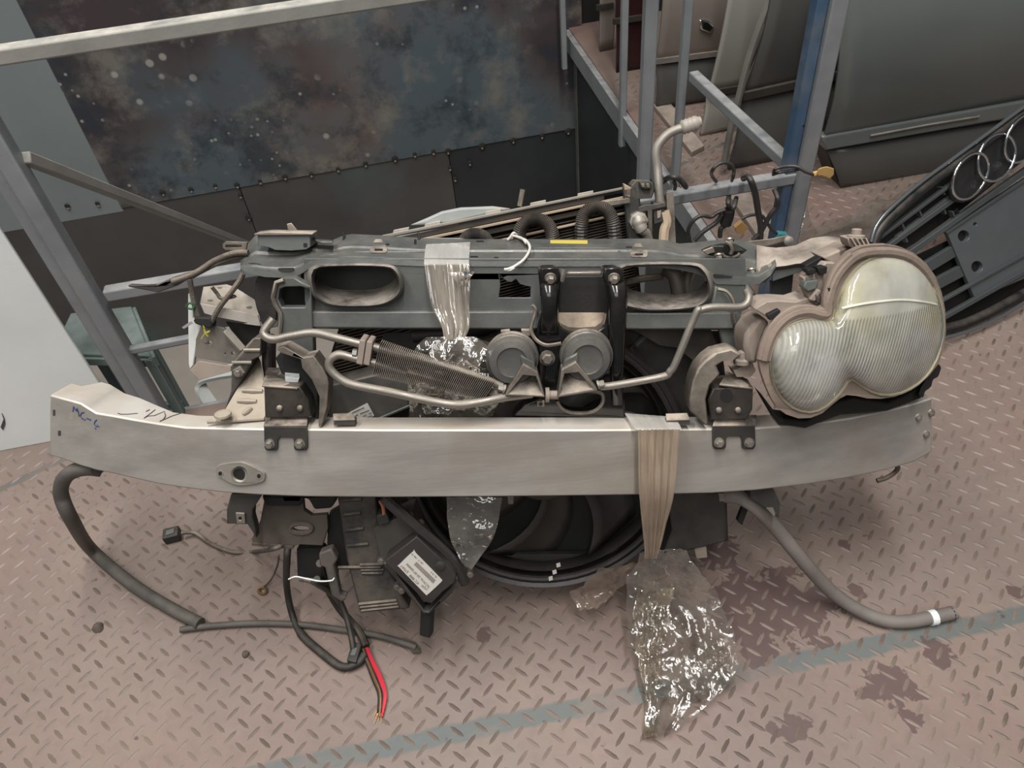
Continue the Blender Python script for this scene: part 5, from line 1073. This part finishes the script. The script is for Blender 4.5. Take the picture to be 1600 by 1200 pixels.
ap = mk('service_pipe', MB().tube(cr([RD(*z) for z in ((1031, 320, -.005), (1029, 290, -.005), (1027, 262, 0), (1025, 238, 0), (1031, 223, 0), (1046, 208, 0), (1068, 199, 0))], 6), .0075, 10), aluD, rad, smooth=60, label='bent aluminium service pipe')
fit = [RD(1064 + 3.1*k, 200 - 1.05*k, 0) for k in range(11)]
mk('pipe_fitting', MB().tube(fit, [.0085, .012, .0105, .012, .0105, .012, .0105, .012, .011, .0085, .008], 14), M('pale_fitting', 'a8a198', .45, metal=.3, dust=.4), rad)
mk('pipe_nib', MB().tube([RD(1082, 200, 0), RD(1088, 208, 0)], [.005, .002], 6), aluD, rad)

# ---- wiring draped over the mid rail
wir = M('black_wire', '2c2b2b', .4, dust=.4, dustc='77706a')
o1 = -.055
Fp = lambda pts, off=o1: cr([FN(*p[:2], (p[2] if len(p) > 2 else off)) for p in pts], 6)
w1 = empty('draped_harness', FN(1100, 372, o1), 'tangle of black wires draped over the rail right of the radiator', 'cable')
def wire(pts, r=.0045, m_=wir, nm='wire', par=None): return mk(nm, MB().tube(Fp(ZC(pts)), r, 8), m_, par or w1, smooth=60)
wire([(185, 1010), (190, 800), (185, 640), (150, 530, -.06), (120, 500, -.03)], .006)
wire([(100, 390, .0), (150, 350, .0), (220, 330), (300, 360), (350, 420), (365, 440, -.03)], .006)
wire([(240, 470), (250, 420), (230, 380)], .004)
wire([(405, 1020), (390, 920), (430, 830), (500, 770), (560, 755), (640, 770), (720, 720), (800, 690)], .0045)
wire([(460, 1030), (560, 930), (700, 830), (760, 740)], .0055)
wire([(700, 380, .0), (650, 310, -.02), (660, 250), (720, 190), (800, 170), (870, 200), (895, 260), (885, 330), (870, 370, -.02)], .0038)
wire([(840, 540, .03), (830, 600), (840, 680), (820, 780), (800, 860), (750, 900), (740, 990)], .0055)
wire([(920, 560, .03), (900, 640), (860, 720), (830, 790)], .0055)
mk('loom_clump', MB().tube(Fp(ZC([(840, 690), (830, 760), (800, 850)])), .013, 10), blackn, w1)
w2 = empty('draped_harness', FN(1180, 372, o1), 'black cable hung over the rail left of the blue post with a teal plug', 'cable')
wire([(1000, 345, -.02), (1050, 330, -.045), (1090, 390, -.06), (1130, 520), (1150, 640), (1170, 760), (1190, 880), (1185, 1010)], .007, par=w2)
wire([(1340, 470, -.03), (1375, 560), (1370, 650), (1300, 740), (1240, 850), (1180, 950), (1100, 1030)], .0055, par=w2)
wire([(980, 790), (1060, 755), (1150, 745), (1210, 760), (1260, 830), (1310, 910), (1380, 960)], .0035, par=w2)
pz = ZC([(1415, 970)])[0]; c = FN(*pz, o1); mk('teal_plug', MB().box(c, wd*.012 - up*.004, up*.007 + wd*.002, nw*.007), tealp, w2, bevel=.001, label='teal plug')
w3 = empty('connector_lead', FN(1285, 270, -.06), 'black lead wrapped round the blue post joint with a tan connector', 'cable')
mk('wire', MB().tube(Fp([(1208, 272, -.03), (1212, 264, -.05), (1230, 260, -.05), (1246, 261, -.06), (1258, 268, -.07), (1272, 273, -.07)]), .0035, 8), wir, w3)
mk('wire', MB().tube(Fp([(1208, 273, -.03), (1216, 270, -.05), (1235, 267, -.05), (1250, 264, -.06)]), .0035, 8), wir, w3)
c = FN(1290, 270, -.07); mk('tan_connector', MB().loops([[FN(x, y, -.08) for x, y in ((1278, 264), (1286, 261), (1292, 260), (1303, 263), (1303, 273), (1296, 280), (1290, 277), (1284, 275), (1277, 275))], [FN(x, y, -.055) for x, y in ((1278, 264), (1286, 261), (1292, 260), (1303, 263), (1303, 273), (1296, 280), (1290, 277), (1284, 275), (1277, 275))]]), tanm, w3, bevel=.002, label='tan connector')
mk('connector_neck', MB().tube([FN(1270, 272.5, -.068), FN(1279, 270, -.068)], .006, 8), tanm, w3)
w4 = FL(1160, 352, .03)
tg = [hit(x, y, FN(1160, 355, .03), nw) for x, y in ZC([(905, 890), (985, 825), (1060, 895), (990, 965), (930, 950)])]
mk('tan_tag', MB().loops([tg, [q + nw*.012 for q in tg]]), tanm, label='tan square connector hanging below the rail in the wires', cat='connector', bevel=.001)
# small control unit lying behind the hood latch
bx = [A(x, y, .27) for x, y in ((1150, 378), (1205, 372), (1232, 366), (1238, 374), (1190, 388), (1165, 388))]
mk('wiper_linkage', MB().loops([bx, [q + dA*.02 + nA*.02 for q in bx]]), dustym, fe, bevel=.002)
mk('linkage_nut', MB().lathe(A(1231, 376, .24), -nA, [(.008, 0), (.008, .005), (.004, .007)], 10), aluD, fe)

# ================================================================== GRILLE AT THE RIGHT
VG = .30
gp = FL(1475, 531, .006); gx = (FL(1600, 474, .006) - gp).normalized(); gh = V((-gx.y, gx.x, 0)); gn = (gh * math.cos(math.radians(24)) - up * math.sin(math.radians(24))).normalized()
def G(x, y, o=0): return hit(x, y, gp + gn * o, gn)
gr = empty('car_grille', V((gp.x, gp.y, 0)), 'black car grille with four chrome rings leaning behind the headlight', 'grille')
gblk = M('grille_black', '1b1c1e', .4, dust=.15, mottle=.08); gslat = M('grille_slat_grey', '454849', .45, mottle=.08)
def gpl(name, pts, o0, th, mat, bevel=.001, holes=(), **k): return mk(name, MB().plate(pts, holes, lambda p: G(p[0], p[1], o0), back=gn*th), mat, gr, bevel=bevel, **k)
def gtube(name, pts, r, mat, o=0, n=6, seg=10, **k): return mk(name, MB().tube(cr([G(x, y, o) for x, y in pts], n), r, seg), mat, gr, smooth=60, **k)
trimc = M('satin_trim', '7f8486', .25, metal=.7, mottle=.05, bump=0)
gtube('top_trim', [(1361, 378), (1366, 360), (1376, 343), (1398, 320), (1440, 284), (1500, 240), (1600, 167), (1740, 65)], .0042, trimc, -.014, label='satin chrome top trim')
gtube('top_frame', [(1364, 384), (1371, 364), (1381, 350), (1403, 328), (1445, 292), (1503, 249), (1603, 176), (1740, 76)], .012, gblk, -.008)
gtube('lower_trim', [(1440, 534), (1475, 528), (1520, 515), (1560, 497), (1600, 473), (1740, 385)], .0045, trimc, -.02, label='satin chrome lower trim')
gtube('lower_frame', [(1440, 522), (1475, 514), (1520, 500), (1600, 458), (1740, 370)], .012, gblk, 0)
def slat(a, b, w_=.012, mat=gblk, o=0, dep=.012): return mk('slat', MB().bar(G(*a, o), G(*b, o), w_, dep, gn), mat, gr, bevel=.0015)
slat((1372, 372), (1740, 98), .008, gslat); slat((1385, 386), (1740, 130), .012, gslat)
slat((1420, 395), (1740, 168), .014, gslat); slat((1442, 420), (1500, 385), .03, gslat, .01); slat((1455, 447), (1510, 418), .03, gslat, .01)
slat((1470, 470), (1740, 320), .008, gslat); slat((1475, 495), (1740, 345), .012, gslat); slat((1400, 372), (1500, 296), .01, gslat, .004)
for k, (x, y) in enumerate(((1405, 345), (1432, 325), (1468, 292), (1410, 366), (1470, 322), (1485, 330))): mk('rib', MB().bar(G(x, y, .004), G(x + 5, y + 12, .004), .004, .012, gn), gslat, gr)
gpl('backing_mesh', [(1362, 390), (1380, 350), (1450, 290), (1600, 185), (1740, 90), (1740, 150), (1600, 250), (1500, 330), (1430, 380), (1445, 500), (1600, 440), (1740, 360), (1740, 300), (1590, 300), (1440, 395)][:9] + [(1410, 392)], .03, .004, blackn)
gpl('backing_mesh', [(1430, 400), (1490, 372), (1530, 470), (1740, 330), (1740, 372), (1600, 460), (1470, 516), (1440, 510)], .03, .004, blackn)
gpl('plate_panel', [(1480, 362), (1500, 350), (1600, 284), (1740, 190), (1740, 345), (1600, 436), (1524, 468)], .0, .012, M('plate_grey', '54585a', .4, mottle=.06), .003, [circ(1506, 369, 9, 9, 18), circ(1527, 417, 9, 9, 18), circ(1524, 350.5, 3, 3, 10)], label='grey blank number plate panel')
gpl('hole_recess', circ(1506, 369, 11, 11, 16), .011, .002, blackn, 0); gpl('hole_recess', circ(1527, 417, 11, 11, 16), .011, .002, blackn, 0); gpl('hole_recess', circ(1524, 350.5, 5, 5, 12), .011, .002, blackn, 0)
gpl('plate_edge', [(1478, 362), (1600, 281), (1740, 186), (1740, 190), (1600, 286), (1480, 366)], -.004, .01, gslat)
gpl('bright_bit', [(1487, 334), (1496, 325), (1502, 335), (1496, 345)], .02, .002, chrome)
# four interlocked rings
rv = (G(1557, 246) - G(1516, 275)); 
for k in range(4):
    c = (1516 + 41*k, 275.5 - 29.5*k); cc = G(*c, -.022); R = (G(c[0] + 27.5, c[1], -.022) - cc).length
    ex = rv.normalized(); ey = gn.cross(ex)
    pts = [cc + (ex * math.cos(t) * 1.0 + ey * math.sin(t) * .88) * R + gn * (.004 * math.sin(t*1 + k*math.pi)) for t in [2*math.pi*j/48 for j in range(49)]]
    mk('emblem_ring', MB().tube(pts, .0034, 8), chrome, gr, smooth=60)
gpl('emblem_base', crc([(1484, 300), (1500, 258), (1540, 222), (1600, 180), (1680, 120), (1690, 150), (1620, 235), (1560, 280), (1520, 312), (1495, 316)], 2), -.01, .006, gblk, .002)

# ================================================================== CLEAR FILM WRAPPED AROUND THE FRONT END
f_tape = film('packing_film_bright', 'f0ece4', .88, .25, 18, (3, .4, .4), .1, .5)
f_band = film('packing_film_band', 'c9bcac', .62, .3, 18, (5, .35, .35), .3, .6)
f_loose = film('packing_film_loose', 'b5aa9c', .22, .5, 30, None, .2, .8)
f_brown = film('packing_film_brown', 'b8a48f', .85, .2, 18, (6, .3, .3), .12, .6)
fw = empty('plastic_wrap', FL(800, 940, .3), 'clear film strap wound over the crossmember left of centre and bunched behind the cooler fins', 'plastic wrap')
aF = lambda x, y, v: A(x, y, v)
mk('film_band', crumple([((668, 371, .235), (735, 372, .235)), ((664, 388, .175), (734, 388, .175)), ((663, 403, .13), (733, 404, .13)), ((663, 414, .110), (733, 414, .110))], aF, .002, 20, 14, fold=.0006, dirv=-nA), f_tape, fw, label='bright taut top of the film strap')
mk('film_band', crumple([((663, 412, .108), (733, 412, .108)), ((668, 440, .10), (734, 440, .10)), ((676, 480, .09), (733, 480, .09)), ((690, 510, .075), (733, 510, .075)), ((694, 530, .065), (726, 530, .065))], aF, .004, 24, 30, fold=.003, dirv=-nA), f_band, fw, label='pleated translucent film strap')
mk('film_fold', crumple([((700, 425, .095), (742, 424, .085)), ((710, 436, .09), (738, 430, .08)), ((718, 448, .09), (728, 444, .09))], aF, .003, 8, 8, dirv=-nA), f_band, fw)
mk('film_bunch', crumple([((668, 525, .06), (740, 522, .06)), ((648, 545, .05), (776, 538, .06)), ((640, 570, .055), (792, 560, .06)), ((640, 610, .06), (790, 600, .065)), ((645, 665, .075), (765, 665, .075))], aF, .016, 40, 48, dirv=-nA, freq=14), f_loose, fw, label='loose crumpled film')
mk('film_bunch', crumple([((690, 528, .05), (735, 524, .05)), ((670, 548, .04), (765, 540, .045)), ((690, 570, .04), (752, 566, .04)), ((700, 600, .05), (740, 600, .05))], aF, .014, 26, 26, dirv=-nA, freq=20, seed=3), f_loose, fw)
mk('film_tail', crumple([((697, 775, .09), (784, 775, .09)), ((700, 810, .085), (780, 808, .085)), ((706, 845, .08), (770, 840, .08)), ((722, 878, .075), (738, 886, .075))], aF, .008, 24, 24, dirv=-nA, freq=16, seed=5), film('packing_film_grey', 'a39c92', .5, .35, 26, None, .25), fw, label='torn film tail below the beam')
fs = empty('plastic_strap', FL(1015, 900, .2), 'twisted brown tinted film strap hanging over the bumper beam right of centre', 'plastic wrap')
mk('film_band', crumple([((976, 645, .055), (1042, 650, .055)), ((982, 655, .03), (1056, 656, .03)), ((990, 668, -.004), (1064, 668, -.004)), ((997, 672, -.010), (1063, 671, -.010))], aF, .002, 18, 10, fold=.0006, dirv=-nA), f_tape, fs, label='pale top of the strap')
mk('film_band', crumple([((996, 671, -.010), (1062, 670, -.010)), ((997, 720, -.012), (1058, 720, -.012)), ((999, 770, -.012), (1053, 770, -.012)), ((1003, 820, .01), (1040, 820, .01)), ((1007, 872, .03), (1026, 872, .03))], aF, .003, 26, 40, fold=.0035, dirv=-nA), f_brown, fs, label='pleated brown tinted strap')
def mixF(x, y, h): return FL(x, y, h)
lf = empty('loose_plastic_film', FL(1070, 1000), 'large crumpled clear film trailing on the floor below the strap', 'plastic film')
mk('film_sheet', crumple([((1000, 868, .16), (1070, 868, .17)), ((982, 910, .11), (1095, 905, .13)), ((980, 960, .06), (1125, 950, .09)), ((985, 1010, .04), (1148, 1000, .06)), ((1005, 1050, .03), (1150, 1050, .03)), ((1012, 1090, .015), (1120, 1090, .02)), ((1012, 1150, .006), (1050, 1150, .008))], mixF, .018, 46, 60, freq=15, seed=2), f_loose, lf, label='crumpled clear sheet')
mk('film_sheet', crumple([((1005, 880, .13), (1040, 880, .13)), ((990, 930, .09), (1050, 930, .10)), ((992, 1000, .055), (1040, 1000, .055)), ((1002, 1060, .03), (1030, 1060, .03)), ((1008, 1155, .006), (1028, 1155, .006))], mixF, .014, 30, 50, freq=22, seed=8, fold=.004), film('packing_film_creased', 'a8997f', .35, .5, 40, None, .3), lf)
mk('film_sheet', crumple([((1075, 1000, .04), (1140, 1000, .05)), ((1060, 1030, .03), (1150, 1035, .04)), ((1050, 1065, .02), (1140, 1070, .02)), ((1050, 1095, .01), (1090, 1095, .01))], mixF, .02, 30, 30, freq=26, seed=11), f_loose, lf)
mk('plastic_scrap', crumple([((940, 895, .13), (1010, 880, .13)), ((905, 925, .08), (1000, 905, .10)), ((892, 935, .06), (960, 930, .07)), ((905, 958, .05), (935, 955, .05))], mixF, .02, 24, 24, freq=20, seed=4), film('packing_film_tan', 'b09a88', .5, .3, 20, None, .25), label='tan tinted scrap of film hanging under the fan', cat='plastic film')
